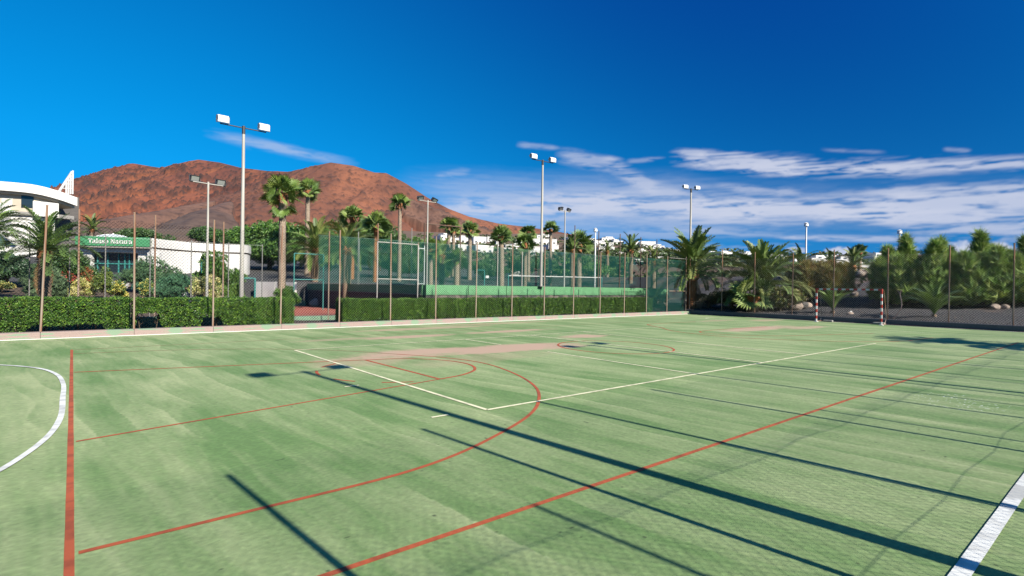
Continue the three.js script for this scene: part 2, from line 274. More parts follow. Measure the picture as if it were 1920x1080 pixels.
// ---------------------------------------------------------------- court carpet
const CU0 = -10, CU1 = 36.62, CV0 = -0.9, CV1 = 22.78;
{
  const w = CU1 - CU0, h = CV1 - CV0;
  const sand = [[7.6, 13.2, 2.6, 0.85, 0.9], [10.3, 12.75, 2.4, 0.85, 1.0], [12.0, 12.4, 1.2, 0.7, 0.7], [9.6, 17.6, 2.0, 0.45, 0.75], [7.2, 17.9, 1.8, 0.4, 0.4], [14.5, 17.6, 2.4, 0.45, 0.7], [15.4, 14.3, 1.2, 0.55, 0.75], [12.2, 20.6, 3.5, 0.5, 0.55], [26.5, 12.6, 3.4, 0.75, 0.8], [29.5, 11.6, 2.0, 0.6, 0.6], [34.0, 15.8, 1.8, 0.7, 0.5], [30.5, 17.2, 2.0, 0.5, 0.4], [17, 21.6, 4, 0.4, 0.45], [5.6, 12.4, 1.4, 0.7, 0.4], [8.2, 11.4, 2.2, 0.8, 0.25]];
  const map = dataTex(2048, 1536, (x, y, i, j) => {
    const u = CU0 + x * w, v = CV0 + y * h;
    // brushed sand: overlapping strokes that run across the court, each with its own load of sand and a crisp front edge
    const wob = fbm(u * 0.45, v * 0.30, 3), la = u * 2.1 + v * 0.2 + wob * 1.9, L = Math.floor(la), t = la - L, lb = u * 0.85 - v * 0.07 + wob * 1.2 + 7, L2 = Math.floor(lb), t2 = lb - L2;
    const h1 = vn(L * 5.3 + 0.5, v * 0.42 + L * 3.1), h2 = vn(L2 * 7.7 + 0.5, v * 0.26 + L2 * 2.3);
    const s1 = (h1 - 0.45) * 1.1 * (0.35 + 0.65 * ss(0.0, 0.9, t)) + 0.22 * ss(0.80, 0.97, t) * ss(0.45, 0.7, h1), s2 = (h2 - 0.5) * 0.7 * (1 - 0.7 * t2);
    const dry = fbm(u * 1.1 + wob, v * 0.6, 5), big = fbm(u * 0.11 + 4, v * 0.13, 3), sweep = fbm(u * 4.2 + v * 0.5, v * 1.0, 4);
    const thread = vn(u * 24 + v * 1.1, v * 2.2);
    let k = 0.36 + 0.80 * s1 + 0.40 * s2 + 0.45 * (dry - 0.5) + 0.75 * (sweep - 0.5) + 0.2 * (big - 0.5) + 0.22 * (thread - 0.5);
    k = clamp(k + 0.14 * ss(0.50, 0.62, fbm(u * 0.16 + 2, v * 0.30, 4)));
    let c = mix3([0.132, 0.243, 0.068], [0.355, 0.420, 0.195], k);
    const grain = 0.80 + 0.40 * vn(u * 37, v * 37) * (0.5 + 0.5 * vn(u * 11, v * 11)), speck = vn(i * 0.83, j * 0.83);
    c = c.map(q => q * (grain * 0.6 + 0.38) * (0.84 + 0.32 * speck));
    let s = 0;
    for (const [a, b, ra, rb, d] of sand) { const q = Math.pow((u - a) / ra, 2) + Math.pow((v - b) / rb, 2); if (q < 4) s = Math.max(s, d * ss(1.6, 0.15, q + 1.6 * (fbm(u * 1.7, v * 2.6, 4) - 0.5))); }
    s *= 0.75 + 0.5 * vn(u * 21, v * 21); c = mix3(c, [0.50, 0.335, 0.235], clamp(s * 1.25) * 0.95);
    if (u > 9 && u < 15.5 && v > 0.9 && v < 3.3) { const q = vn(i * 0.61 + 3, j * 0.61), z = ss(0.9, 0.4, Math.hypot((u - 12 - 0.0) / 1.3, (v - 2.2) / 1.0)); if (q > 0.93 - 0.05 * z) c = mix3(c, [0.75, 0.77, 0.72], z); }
    if (vn(u * 13 + 50, v * 13) > 0.985) c = c.map(q => q * 0.35);
    return c;
  }, true, false);
  map.anisotropy = 8;
  const g = new THREE.PlaneGeometry(w, h); g.rotateX(-Math.PI / 2); g.translate((CU0 + CU1) / 2, 0, -(CV0 + CV1) / 2);
  const fib = bumpTex.clone(); fib.repeat.set(60, 32); fib.needsUpdate = true;
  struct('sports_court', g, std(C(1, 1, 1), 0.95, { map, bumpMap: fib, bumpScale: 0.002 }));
}
console.log('stage court');
// painted lines: ribbons that follow a plan polyline
const lineTex = dataTex(256, 256, (x, y) => { const n = tileNoise(x, y, 16, 4); const q = 0.66 + 0.5 * ss(0.25, 0.7, n); return [q, q, q]; });
const paint = { red: std(C(0.44, 0.088, 0.026), 0.9, { map: lineTex }), cream: std(C(0.84, 0.80, 0.52), 0.9, { map: lineTex }), white: std(C(0.76, 0.77, 0.72), 0.9, { map: lineTex }), pale: std(C(0.66, 0.70, 0.44), 0.9, { map: lineTex }), wornRed: std(C(0.32, 0.21, 0.10), 0.95, { map: lineTex }) };
const lift = { red: 0.004, wornRed: 0.004, cream: 0.008, pale: 0.008, white: 0.012 };
function ribbon(pts, width, kind) {
  const pos = [], uv = [], n = pts.length, y = lift[kind]; let L = 0; const ring = [];
  for (let i = 0; i < n; i++) {
    const a = pts[Math.max(0, i - 1)], b = pts[Math.min(n - 1, i + 1)], du = b[0] - a[0], dv = b[1] - a[1], l = Math.hypot(du, dv) || 1;
    if (i) L += Math.hypot(pts[i][0] - pts[i - 1][0], pts[i][1] - pts[i - 1][1]);
    const wob = width / 2 * (1 + 0.10 * (vn(L * 2.1, pts[i][0]) - 0.5));
    ring.push([pts[i][0] - dv / l * wob, pts[i][1] + du / l * wob, pts[i][0] + dv / l * wob, pts[i][1] - du / l * wob, L]);
  }
  for (let i = 0; i < n - 1; i++) { const p = ring[i], q = ring[i + 1]; for (const [a, k, s] of [[p, 0, 0], [p, 2, 1], [q, 2, 1], [p, 0, 0], [q, 2, 1], [q, 0, 0]]) { pos.push(a[k], y, -a[k + 1]); uv.push(a[4] * 0.35, s * width * 0.35 + a[0] * 0.13); } }
  const g = new THREE.BufferGeometry(); g.setAttribute('position', new THREE.Float32BufferAttribute(pos, 3)); g.setAttribute('uv', new THREE.Float32BufferAttribute(uv, 2)); g.computeVertexNormals();
  return struct('court_line', g, paint[kind]);
}
const seg = (a, b, n = 24) => Array.from({ length: n + 1 }, (_, i) => [mix(a[0], b[0], i / n), mix(a[1], b[1], i / n)]);
const arc = (cu, cv, ru, rv, a0, a1, n = 40) => Array.from({ length: n + 1 }, (_, i) => { const a = mix(a0, a1, i / n) * Math.PI / 180; return [cu + ru * Math.cos(a), cv + rv * Math.sin(a)]; });
function smooth(pts, n = 60) { return new THREE.CatmullRomCurve3(pts.map(p => new THREE.Vector3(p[0], 0, p[1]))).getPoints(n).map(p => [p.x, p.z]); }
ribbon(seg([0, 3.0], [0, 18.9], 60), 0.056, 'red');                                   // basketball end line
ribbon(seg([-0.04, 3.43], [28.6, 3.43], 60), 0.058, 'red');                           // near side line
ribbon(smooth([[0.05, 4.77], [1.2, 4.79], [2.56, 4.83], [3.3, 4.99], [4.11, 5.31], [5.2, 5.88], [5.95, 6.48], [6.8, 7.49], [7.5, 8.99], [7.86, 10.71], [7.55, 12.1], [6.9, 13.3]], 90), 0.056, 'red');
ribbon(smooth([[6.9, 13.3], [5.9, 14.9], [4.9, 15.9], [3.6, 16.8], [1.9, 17.5], [0.05, 17.87]], 50), 0.06, 'wornRed');
ribbon(seg([0.05, 8.1], [5.78, 9.26]), 0.052, 'red');                                 // lane, near edge
ribbon(seg([0.05, 14.24], [5.71, 12.69]), 0.065, 'red');                              // lane, far edge
ribbon(seg([5.71, 12.69], [5.78, 9.26]), 0.07, 'red');                                // free-throw line
ribbon(smooth([[5.78, 9.26], [6.5, 9.46], [7.14, 9.94], [7.46, 10.74], [7.27, 11.66], [6.6, 12.4], [5.71, 12.69]], 40), 0.07, 'red');
for (const [a, b] of [[118, 140], [156, 176], [196, 214], [232, 252]]) ribbon(arc(5.74, 10.97, 1.75, 1.75, a, b, 10), 0.06, 'red');
ribbon(arc(13.6, 11.2, 1.75, 1.9, 0, 360, 60), 0.07, 'red');                          // centre circle
ribbon(seg([0.05, 18.85], [27, 18.85]), 0.05, 'wornRed');
ribbon(smooth([[28.2, 17.2], [25.5, 17.3], [23.6, 17.2], [23.0, 16.6], [22.2, 15.4], [21.1, 14.1], [20.55, 12.6], [20.45, 10.8], [21.2, 9.2], [22.6, 7.6], [24.5, 6.4], [28, 6.0]], 80), 0.07, 'red');
ribbon(smooth([[27.9, 12.9], [24.0, 13.2], [22.0, 13.15], [21.35, 12.7], [21.3, 11.8], [21.9, 10.9], [23.0, 10.0], [26.1, 8.97], [28.2, 8.2]], 50), 0.07, 'red');
ribbon(seg([4.93, 6.53], [4.9, 15.62]), 0.068, 'cream');                               // volleyball
ribbon(seg([4.93, 6.53], [22.9, 6.58]), 0.066, 'cream');
ribbon(seg([4.9, 15.62], [23.0, 15.75]), 0.062, 'cream');
ribbon(seg([10.80, 6.58], [10.80, 11.4]), 0.066, 'cream'); ribbon(seg([10.80, 13.6], [10.80, 15.7]), 0.06, 'cream');
ribbon(seg([14.0, 6.58], [13.9, 15.75]), 0.075, 'cream');
ribbon(seg([16.95, 6.58], [16.95, 15.75]), 0.075, 'cream');
ribbon(seg([20.3, 6.6], [22.6, 6.6]), 0.05, 'pale');
ribbon(seg([4.0, 6.62], [4.28, 6.62], 3), 0.055, 'cream'); ribbon(seg([3.9, 9.55], [4.18, 9.55], 3), 0.05, 'cream');
ribbon(seg([-10, 0.82], [36.4, 0.82], 60), 0.105, 'white');                            // futsal
ribbon(seg([-10, 22.02], [36.4, 21.85], 60), 0.06, 'pale');
ribbon(seg([36.3, 0.7], [36.3, 22.4], 40), 0.09, 'white');
ribbon(smooth([[-2.6, 17.4], [-1.22, 16.27], [-0.55, 15.24], [-0.24, 14.11], [-0.115, 12.71], [-0.105, 11.25], [-0.115, 9.54], [-0.22, 8.5], [-0.42, 7.65], [-0.62, 7.1], [-1.0, 6.4]], 80), 0.07, 'white');
ribbon(smooth([[36.3, 19.0], [33.5, 19.2], [31.9, 18.7], [31.4, 17.4], [31.5, 15.5], [31.4, 12], [31.0, 9], [31.6, 5.5], [33.2, 3.8], [36.3, 3.2]], 60), 0.08, 'pale');
ribbon(seg([28.4, 3.43], [28.4, 18.9], 30), 0.07, 'pale');
// ---------------------------------------------------------------- kerbs
const kerbTex = dataTex(1024, 128, (x, y) => {
  const n = tileNoise(x * 1, y, 18, 4), s = vn(x * 420, y * 60);
  let c = mix3([0.40, 0.295, 0.26], [0.31, 0.23, 0.20], n); if (s > 0.80) c = c.map(q => q * 0.6);
  const joint = Math.min(Math.abs(x - 0.5), Math.min(x, 1 - x)) * 5, g = ss(0.57, 0.64, tileNoise(x, y * 0.6, 9, 4) + 0.24 * ss(0.28, 0.02, joint) + 0.16 * ss(0.35, 0.0, y));
  return mix3(c, [0.20, 0.32, 0.20], g * 0.85);
}, true);
function kerbBlock(w, h, d) { const g = bevelBox(w, h, d, 0.012), p = g.attributes.position, u = g.attributes.uv; for (let i = 0; i < p.count; i++) u.setXY(i, p.getX(i) / 5 + 0.5, p.getY(i) / h * 0.9 + 0.05 + p.getZ(i) * 0.3); return g; }
const kerbMat = std(C(1, 1, 1), 0.9, { map: kerbTex, bumpMap: bumpTex, bumpScale: 0.004 });
const kerbMat2 = std(C(1, 1, 1), 0.9, { map: (() => { const t = kerbTex.clone(); t.offset.set(0.37, 0); t.needsUpdate = true; return t; })() });
const endKerbMat = std(C(0.20, 0.19, 0.185), 0.95, { map: grainTex });
{
  const k = structGroup('side_kerb'), geo = kerbBlock(2.455, 0.22, 0.42);
  for (let i = -4; i < 15; i++) part(k, 'kerb_block', geo, i % 2 ? kerbMat : kerbMat2, 0.45 + i * 2.465, -0.005, -23.02);
  const e = structGroup('end_kerb'), g2 = bevelBox(0.36, 0.30, 2.55, 0.012);
  for (let i = 0; i < 10; i++) part(e, 'kerb_block', g2, endKerbMat, 36.84, -0.005, -(21.95 - i * 2.56));
  part(k, 'kerb_block', kerbBlock(0.455, 0.22, 0.42), kerbMat, 36.425, -0.005, -23.02);
  struct('kerb_edge_strip', box(47, 0.02, 0.045, 13.3, 0.008, -22.775), paint.white);
}
console.log('stage kerbs');
// ---------------------------------------------------------------- chain-link fences
// Two layers of straight diagonal wires, clipped to the panel; local x along the run, y up.
function linkMesh(len, h0, h1, pitch, r, thin = 1) {
  const pos = [], nor = [], uv = [], H = h1 - h0;
  const wire = (x0, y0, x1, y1, z, r) => {
    const dx = x1 - x0, dy = y1 - y0, l = Math.hypot(dx, dy), nx = -dy / l, ny = dx / l;
    const ring = [[nx, ny, 0], [-nx * 0.5, -ny * 0.5, 0.866], [-nx * 0.5, -ny * 0.5, -0.866]];
    for (let k = 0; k < 3; k++) {
      const a = ring[k], b = ring[(k + 1) % 3];
      for (const [x, y, n] of [[x0, y0, a], [x1, y1, a], [x1, y1, b], [x0, y0, a], [x1, y1, b], [x0, y0, b]]) { pos.push(x + n[0] * r, y + n[1] * r, z + n[2] * r); nor.push(n[0], n[1], n[2]); uv.push(0, 0); }
    }
  };
  for (let s = -H; s < len; s += pitch) { const a = Math.max(0, s), b = Math.min(len, s + H); if (b > a) wire(a, h0 + a - s, b, h0 + b - s, r, r); }
  for (let s = 0; s < len + H; s += pitch) { const a = Math.max(0, s - H), b = Math.min(len, s); if (b > a) wire(a, h0 + s - a, b, h0 + s - b, -r, r * thin); }
  const g = new THREE.BufferGeometry(); g.setAttribute('position', new THREE.Float32BufferAttribute(pos, 3)); g.setAttribute('normal', new THREE.Float32BufferAttribute(nor, 3)); g.setAttribute('uv', new THREE.Float32BufferAttribute(uv, 2)); return g;
}
const postGeo = {};
function postMesh(h, r) { const k = `${h.toFixed(2)} ${r}`; if (!postGeo[k]) { const g = new THREE.CylinderGeometry(r * 0.96, r, h, 10, 6); g.translate(0, h / 2, 0); const p = g.attributes.position, u = g.attributes.uv; for (let i = 0; i < p.count; i++) u.setXY(i, u.getX(i), p.getY(i) * 0.11); postGeo[k] = g; } return postGeo[k]; }
// fence(): posts is a list of [distance along run, base height, top height, tilt]
function fence(name, label, u, v, turn, posts, o) {
  const f = thing(name, label, 'fence', W(u, v, 0), turn);
  for (const [x, y0, y1, tilt = 0] of posts) {
    const m = part(f, 'post', postMesh(y1 - y0, o.pr), o.mat, x, y0, 0); m.rotation.z = -tilt;
    if (o.cap) part(f, 'post_cap', new THREE.CylinderGeometry(o.pr * 1.1, o.pr * 1.1, 0.03, 10), o.mat, x + tilt * (y1 - y0), y1 + 0.012, 0);
  }
  if (o.mesh) for (const [x0, x1, h0, h1, pitch, r, thin = 1] of o.mesh) { const m = part(f, 'wire_mesh', linkMesh(x1 - x0, h0, h1, pitch, r, thin), o.wire || M.wire, x0, 0, o.side ?? -0.045); m.userData.kind = 'stuff'; }
  for (const [x0, x1, y, sag, r] of o.wires || []) { const pts = []; const n = Math.max(2, Math.round((x1 - x0) / 1.2)); for (let i = 0; i <= n; i++) pts.push([mix(x0, x1, i / n), y - sag * Math.abs(Math.sin(i * 1.57)) - (vn(i * 1.3, y * 7) - 0.5) * sag, 0.06]); part(f, 'tension_wire', tube(pts, r, 4, n * 2), o.wire || M.wire); }
  return f;
}
const farPx = [76, 250, 396, 522, 631, 727, 820, 904, 968, 1028, 1080, 1130, 1175, 1213, 1252, 1284];
const farPosts = []; { const us = [-8.2, -5.75, -3.3]; for (let i = 0; i < 16; i++) us.push(-0.79 + i * 2.487); us.forEach((u, i) => farPosts.push([u + 9, 0.21, 4.22 + 0.14 * vn(i * 3.1, 2), i === 3 ? 0.03 : (vn(i * 2.7, 8) - 0.5) * 0.02])); }
fence('chain_link_fence', 'rusty-posted chain-link fence on the pink kerb in front of the clipped hedges', -9, 23.14, 0, farPosts, { pr: 0.034, mat: M.rust, cap: true, mesh: [[0, 45.6, 0.24, 4.0, 0.115, 0.0052, 0.6]] });
const endPosts = [20.38, 17.95, 15.42, 12.92, 10.04, 7.22, 4.63, 2.1, -0.4].map((v, i) => [23.1 - v, 0.28, [4.9, 4.55, 4.38, 4.5, 4.47, 4.48, 4.46, 4.45, 4.45][i], (vn(i * 1.9, 3) - 0.5) * 0.015]);
fence('chain_link_fence', 'tall chain-link fence behind the striped goal along the dark kerb', 36.88, 23.1, -Math.PI / 2, endPosts.concat([[0.06, 0.28, 4.45]]).map(p => p), { pr: 0.034, mat: M.rust, cap: true, mesh: [[0.1, 23.5, 0.32, 4.1, 0.13, 0.0038, 0.65]] });
fence('chain_link_fence', 'chain-link fence along the near sideline, its posts throwing long shadows', -7, -0.42, 0, Array.from({ length: 19 }, (_, i) => [8.75 - 9.68 + i * 2.42, -0.02, [4.3, 4.3, 4.3, 4.3, 4.05, 4.28, 4.55, 4.2, 4.62][i] || 4.4]).filter(p => p[0] > -0.2 && p[0] < 44), { pr: 0.036, mat: M.rust, mesh: [[0, 43.6, 0.05, 4.15, 0.085, 0.0017], [0, 43.6, 2.12, 2.24, 0.085, 0.0019]], wires: [[0, 43.6, 2.2, 0.05, 0.0045], [0, 43.6, 1.15, 0.05, 0.003]] });
fence('chain_link_fence', 'second chain-link fence beyond the path behind the near sideline', -7, -3.3, 0, Array.from({ length: 14 }, (_, i) => [1.5 + i * 3.07, -0.05, 4.38]), { pr: 0.028, mat: M.rust, mesh: [[0, 43, 0.05, 4.2, 0.14, 0.0016]] });
// garden fences behind the hedges
function runFrom(pxs, v, u0) { return pxs.map(px => onLine(px, v).u - u0); }
{
  const v = 27.4, u0 = -4, xs = runFrom([55, 147, 290, 418], v, u0), tops = [4.1, 4.75, 4.75, 4.7];
  fence('garden_fence', 'grey and rust garden fence behind the hedge below the green sign', u0, 27.4, 0, xs.map((x, i) => [x, T(u0 + x, v) - 0.1, tops[i]]).slice(1), { pr: 0.036, mat: M.rust, mesh: [[0, 12.4, 0.4, 4.1, 0.13, 0.0018]] });
  const v2 = 29.6, px2 = [55, 130, 197, 281, 358, 428, 491], x2 = runFrom(px2, v2, u0);
  fence('garden_fence', 'thin dark-posted garden fence in front of the flowering shrubs', u0, v2, 0, x2.map(x => [x, T(u0 + x, v2) - 0.05, 3.92]), { pr: 0.026, mat: M.greyPost, wires: [[0, x2[6], 3.85, 0.01, 0.004]] });
}
// ---------------------------------------------------------------- raised tennis court with its walls
const PU0 = 15.9, PU1 = 39.4, PV0 = 27.1, PV1 = 47.4, PH = 1.86;
{
  const tex = dataTex(256, 256, (x, y) => { const n = tileNoise(x, y, 10, 4); const q = 0.75 + 0.4 * n; return [q, q, q]; });
  struct('tennis_court', box(PU1 - PU0 - 0.7, 1.86, PV1 - PV0 - 0.7, (PU0 + PU1) / 2, 0.92, -(PV0 + PV1) / 2), std(C(0.075, 0.11, 0.105), 0.95, { map: tex }));
  const wl = thing('retaining_wall', 'green-painted parapet on a basalt wall above the long hedge', 'wall', W(0, 0, 0));
  const panel = bevelBox(2.98, 0.60, 0.34, 0.012);
  for (let i = 0; i < 8; i++) part(wl, 'parapet_panel', panel, M.greenPaint, PU0 + 1.5 + i * 3.02 - 0.02, 1.34 + 0.012 * (vn(i, 5) - 0.5), -(PV0 + 0.17));
  part(wl, 'wall_core', box(24, 1.5, 0.26, PU0 + 12, 0.58, -(PV0 + 0.2)), M.basalt);
  const r = rng(5), stones = [0, 1, 2, 3, 4].map(k => { const g = new THREE.IcosahedronGeometry(0.5, 1), p = g.attributes.position, rr = rng(40 + k), seen = {}; for (let i = 0; i < p.count; i++) { const key = [p.getX(i), p.getY(i), p.getZ(i)].map(q => q.toFixed(2)).join(); const s = seen[key] ??= 0.82 + 0.3 * rr(); p.setXYZ(i, Math.sign(p.getX(i)) * Math.pow(Math.abs(p.getX(i) * 2), 0.7) * 0.5 * s, Math.sign(p.getY(i)) * Math.pow(Math.abs(p.getY(i) * 2), 0.7) * 0.5 * s, p.getZ(i) * s); } g.computeVertexNormals(); return g; });
  const sm = [std(C(0.16, 0.135, 0.12), 0.95, { map: mottleTex }), std(C(0.25, 0.205, 0.175), 0.95, { map: mottleTex }), std(C(0.105, 0.095, 0.095), 0.95, { map: mottleTex })];
  for (let row = 0; row < 4; row++) for (let x = PU0 + 0.1 + 0.15 * row; x < PU1 + 0.3;) {
    const w = 0.32 + 0.3 * r(), u = x + w / 2; x += w; if (row < 2 && u < 33) continue;
    const m = part(wl, 'stone', stones[Math.floor(r() * 5)], sm[Math.floor(r() * 3)], u, 1.19 - (3 - row) * 0.33 + (r() - 0.5) * 0.05, -(PV0 + 0.1)); m.scale.set(w * 1.12, 0.34 + 0.06 * r(), 0.24); m.rotation.z = (r() - 0.5) * 0.3;
  }
  const sw = thing('retaining_wall', 'shaded side wall of the raised court beside the red clay floor', 'wall', W(0, 0, 0));
  part(sw, 'parapet', box(0.34, 0.56, PV1 - PV0 - 0.4, PU0 + 0.1, 1.64, -(PV0 + PV1) / 2 - 0.18), M.greenPaint);
  part(sw, 'wall_base', box(0.4, 1.42, PV1 - PV0 - 0.4, PU0 + 0.15, 0.64, -(PV0 + PV1) / 2 - 0.18), M.basalt);
  part(sw, 'ledge', box(0.12, 0.04, PV1 - PV0 - 0.6, PU0 - 0.08, 1.37, -(PV0 + PV1) / 2 - 0.18), M.concrete);
  // sunken court floor
  struct('clay_floor', (() => { const g = new THREE.PlaneGeometry(7.1, 17.5); g.rotateX(-Math.PI / 2); g.translate(12.2, 0.0, -(29.0 + 8.75)); return g; })(), M.clay);
  struct('tan_floor', (() => { const g = new THREE.PlaneGeometry(7.1, 3.3); g.rotateX(-Math.PI / 2); g.translate(12.2, 0.004, -30.8); return g; })(), M.tanFloor);
  single('low_wall', bevelBox(6.9, 0.26, 0.34, 0.02), M.lowGreen, 'low green kerb wall at the front of the red clay floor', 'wall', null, W(11.95, 28.4, -0.06));
  single('low_wall', bevelBox(6.9, 0.5, 0.3, 0.02), M.lowGreen, 'low green kerb wall at the back of the red clay floor', 'wall', null, W(12.05, 46.9, -0.06));
  single('low_wall', bevelBox(17.4, 0.52, 0.25, 0.02), M.lowGreen, 'pale green low wall glimpsed under the left hedges', 'wall', null, W(-1.6, 25.5, -0.02));
  // windbreak netting above the parapet
  const netTex = dataTex(128, 128, (x, y) => { const q = 0.7 + 0.5 * tileNoise(x, y, 12, 3); return [q, q, q]; });
  const net = new THREE.MeshStandardMaterial({ color: C(0.012, 0.17, 0.13), roughness: 0.9, transparent: true, opacity: 0.23, side: THREE.DoubleSide, map: netTex });
  const u0 = 9.7, wb = thing('windbreak_fence', 'green windbreak netting on rusty posts above the parapet wall', 'fence', W(u0, 27.45, 0));
  const strip = (x0, x1, y0, y1, seed) => { const g = new THREE.PlaneGeometry(x1 - x0, y1 - y0, 20, 4), p = g.attributes.position; for (let i = 0; i < p.count; i++) p.setZ(i, 0.05 * (fbm(p.getX(i) * 0.8 + seed, p.getY(i), 2) - 0.5)); g.translate((x0 + x1) / 2, (y0 + y1) / 2, 0); g.computeVertexNormals(); return g; };
  for (let i = 0; i < 9; i++) part(wb, 'netting', strip(0.05 + i * 3.18, (i + 1) * 3.18, 1.96, 4.42 + 0.05 * vn(i, 3), i), net, 0, 0, -0.03 - 0.004 * (i % 2));
  part(wb, 'top_cable', rod([0, 4.42, -0.06], [28.6, 4.45, -0.06], 0.006), M.greyPost);
  for (const [px, y0, y1] of [[616, 0.0, 4.65], [707, 1.6, 5.3], [783, 1.6, 4.4], [932, 1.9, 4.8], [978, 1.9, 4.3], [1076, 1.9, 6.5], [1121, 1.9, 6.3], [1161, 1.9, 6.25], [1200, 1.9, 6.2], [1230, 1.9, 6.15]]) part(wb, 'post', postMesh(y1 - y0, 0.035), px === 932 || px === 978 ? M.poleWhite : px > 1000 ? M.darkRust : M.rust, onLine(px, 27.45).u - u0, y0, 0.02);
  for (const [px, y0, y1] of [[670, 1.9, 4.9], [672, 1.9, 4.5], [770, 1.9, 5.4]]) part(wb, 'post', postMesh(y1 - y0, 0.028), M.greyPost, onLine(px, 29).u - u0, y0, -1.5);
  // corner netting on the fence at the end of the hedge
  const cn = thing('corner_netting', 'dark green netting tied to the fence corner in front of the leaning palm', 'netting', W(0, 0, 0));
  const net2 = new THREE.MeshStandardMaterial({ color: C(0.012, 0.15, 0.115), roughness: 0.9, transparent: true, opacity: 0.25, side: THREE.DoubleSide, map: netTex });
  part(cn, 'netting_panel', strip(31.5, 34.0, 0.25, 4.1, 3), net2, 0, 0, -23.22); part(cn, 'netting_panel', strip(34.05, 36.7, 0.25, 4.1, 6), net2, 0, 0, -23.225);
  const side = part(cn, 'netting_panel', (() => { const g = strip(0, 2.6, 2.1, 4.2, 9); g.rotateY(Math.PI / 2); return g; })(), net2, 36.95, 0, -20.5);
  part(cn, 'rail', rod([34.2, 4.22, -23.1], [36.6, 4.22, -23.1], 0.022), M.greyPost); part(cn, 'rail', rod([34.2, 1.75, -23.1], [36.6, 1.75, -23.1], 0.022), M.rust); part(cn, 'rail', rod([36.88, 4.15, -23], [36.88, 4.15, -20.4], 0.02), M.greyPost);
}
// tall frames: galvanised tube gates and ball-stop frames
function frame(label, pts, mat, r = 0.035, bars = []) {
  const f = thing('tube_frame', label, 'frame', W(pts[0][0], pts[0][1], 0));
  const L = ([u, v, y]) => [u - pts[0][0], y, -(v - pts[0][1])];
  for (const [u, v, y0, y1] of pts) part(f, 'upright', rod(L([u, v, y0]), L([u, v, y1]), r), mat);
  for (const [a, b] of bars) part(f, 'rail', rod(L(a), L(b), r * 0.85), mat);
  return f;
}
{
  const a = onLine(707, 26.6), b = onLine(783, 26.6);
  frame('rusty pale tube frame with two rails standing behind the long hedge', [[a.u, 26.6, 0.0, 4.2], [b.u, 26.6, 0.0, 4.2]], M.poleWhite, 0.035, [[[a.u, 26.6, 4.2], [b.u, 26.6, 4.2]], [[a.u, 26.6, 2.22], [b.u, 26.6, 2.22]]]);
  const c = onLine(795, 29), d = onLine(862, 29);
  frame('tall brown ball-stop frame with one high rail beside the slim white mast', [[c.u, 29, 1.85, 5.75], [d.u, 29, 1.85, 5.75]], M.darkRust, 0.04, [[[c.u, 29, 5.75], [d.u, 29, 5.75]]]);
  const e = onLine(551, 39), f = onLine(606, 39);
  frame('teal steel gate frame behind the red clay floor', [[e.u, 39, -0.05, 4.05], [f.u, 39, -0.05, 4.05]], M.teal, 0.04, [[[e.u, 39, 4.05], [f.u, 39, 4.05]], [[e.u, 39, 2.2], [f.u, 39, 2.2]]]);
  const g = onLine(894, 44), h = onLine(908, 44);
  frame('small teal door frame standing on the raised court', [[g.u, 44, 1.85, 3.55], [h.u, 44, 1.85, 3.55]], M.teal, 0.05, [[[g.u, 44, 3.55], [h.u, 44, 3.55]]]);
  const i = onLine(452, 31), j = onLine(478, 31);
  frame('low teal hoop frame beside the tall white floodlight mast', [[i.u, 31, 0.4, 2.15], [j.u, 31, 0.4, 2.15]], M.teal, 0.05, [[[i.u, 31, 2.15], [j.u, 31, 2.15]]]);
  const k = onLine(784, 28.2), l = onLine(795, 28.2);
  frame('small white bracket frame at the corner of the parapet', [[k.u, 28.2, 1.85, 4.3], [l.u, 28.2, 1.85, 4.3]], M.whiteMetal, 0.028, [[[k.u, 28.2, 4.12], [l.u, 28.2, 4.12]], [[k.u, 28.2, 2.0], [l.u, 28.2, 2.0]]]);
  const bx = onLine(913, 44); single('notice_board', bevelBox(0.4, 0.26, 0.06, 0.01), M.white, 'small white board hanging beside the teal door frame', 'board', null, W(bx.u, 44, 2.75));
}
// tennis net
{
  const a = bearing(953, 47), b = bearing(1128, 50), A = W(a.u, a.v, 1.85), B = W(b.u, b.v, 1.85), L = A.distanceTo(B);
  const t = thing('tennis_net', 'dark tennis net with white top band on the raised court', 'tennis net', A, Math.atan2(-(B.z - A.z), B.x - A.x));
  for (const x of [0, L]) part(t, 'post', rod([x, 0, 0], [x, 1.12, 0], 0.05), M.teal);
  part(t, 'top_band', box(L, 0.07, 0.02, L / 2, 1.03, 0), M.white);
  const m = part(t, 'mesh', linkMesh(L, 0.04, 1.0, 0.11, 0.008), std(C(0.02, 0.05, 0.05), 0.9)); m.userData.kind = 'stuff';
}
console.log('stage fences');
// ---------------------------------------------------------------- floodlight masts
const headShape = (() => { const s = new THREE.Shape(); s.moveTo(-0.17, 0); s.lineTo(0.17, 0); s.lineTo(0.14, 0.13); s.lineTo(0.03, 0.2); s.lineTo(-0.1, 0.17); s.closePath(); const g = new THREE.ExtrudeGeometry(s, { depth: 0.42, bevelEnabled: true, bevelSize: 0.012, bevelThickness: 0.012, bevelSegments: 1 }); g.translate(0, 0, -0.21); g.rotateY(Math.PI / 2); return g; })();
const headGlass = new THREE.BoxGeometry(0.36, 0.012, 0.27), headRim = merge([box(0.46, 0.03, 0.03, 0, 0, 0.165), box(0.46, 0.03, 0.03, 0, 0, -0.165), box(0.03, 0.03, 0.3, 0.215, 0, 0), box(0.03, 0.03, 0.3, -0.215, 0, 0)]);
const headVisor = box(0.46, 0.2, 0.012, 0, 0.1, 0), headYoke = merge([box(0.02, 0.3, 0.05, -0.255, 0.0, 0), box(0.02, 0.3, 0.05, 0.255, 0.0, 0), box(0.53, 0.02, 0.05, 0, -0.15, 0)]);
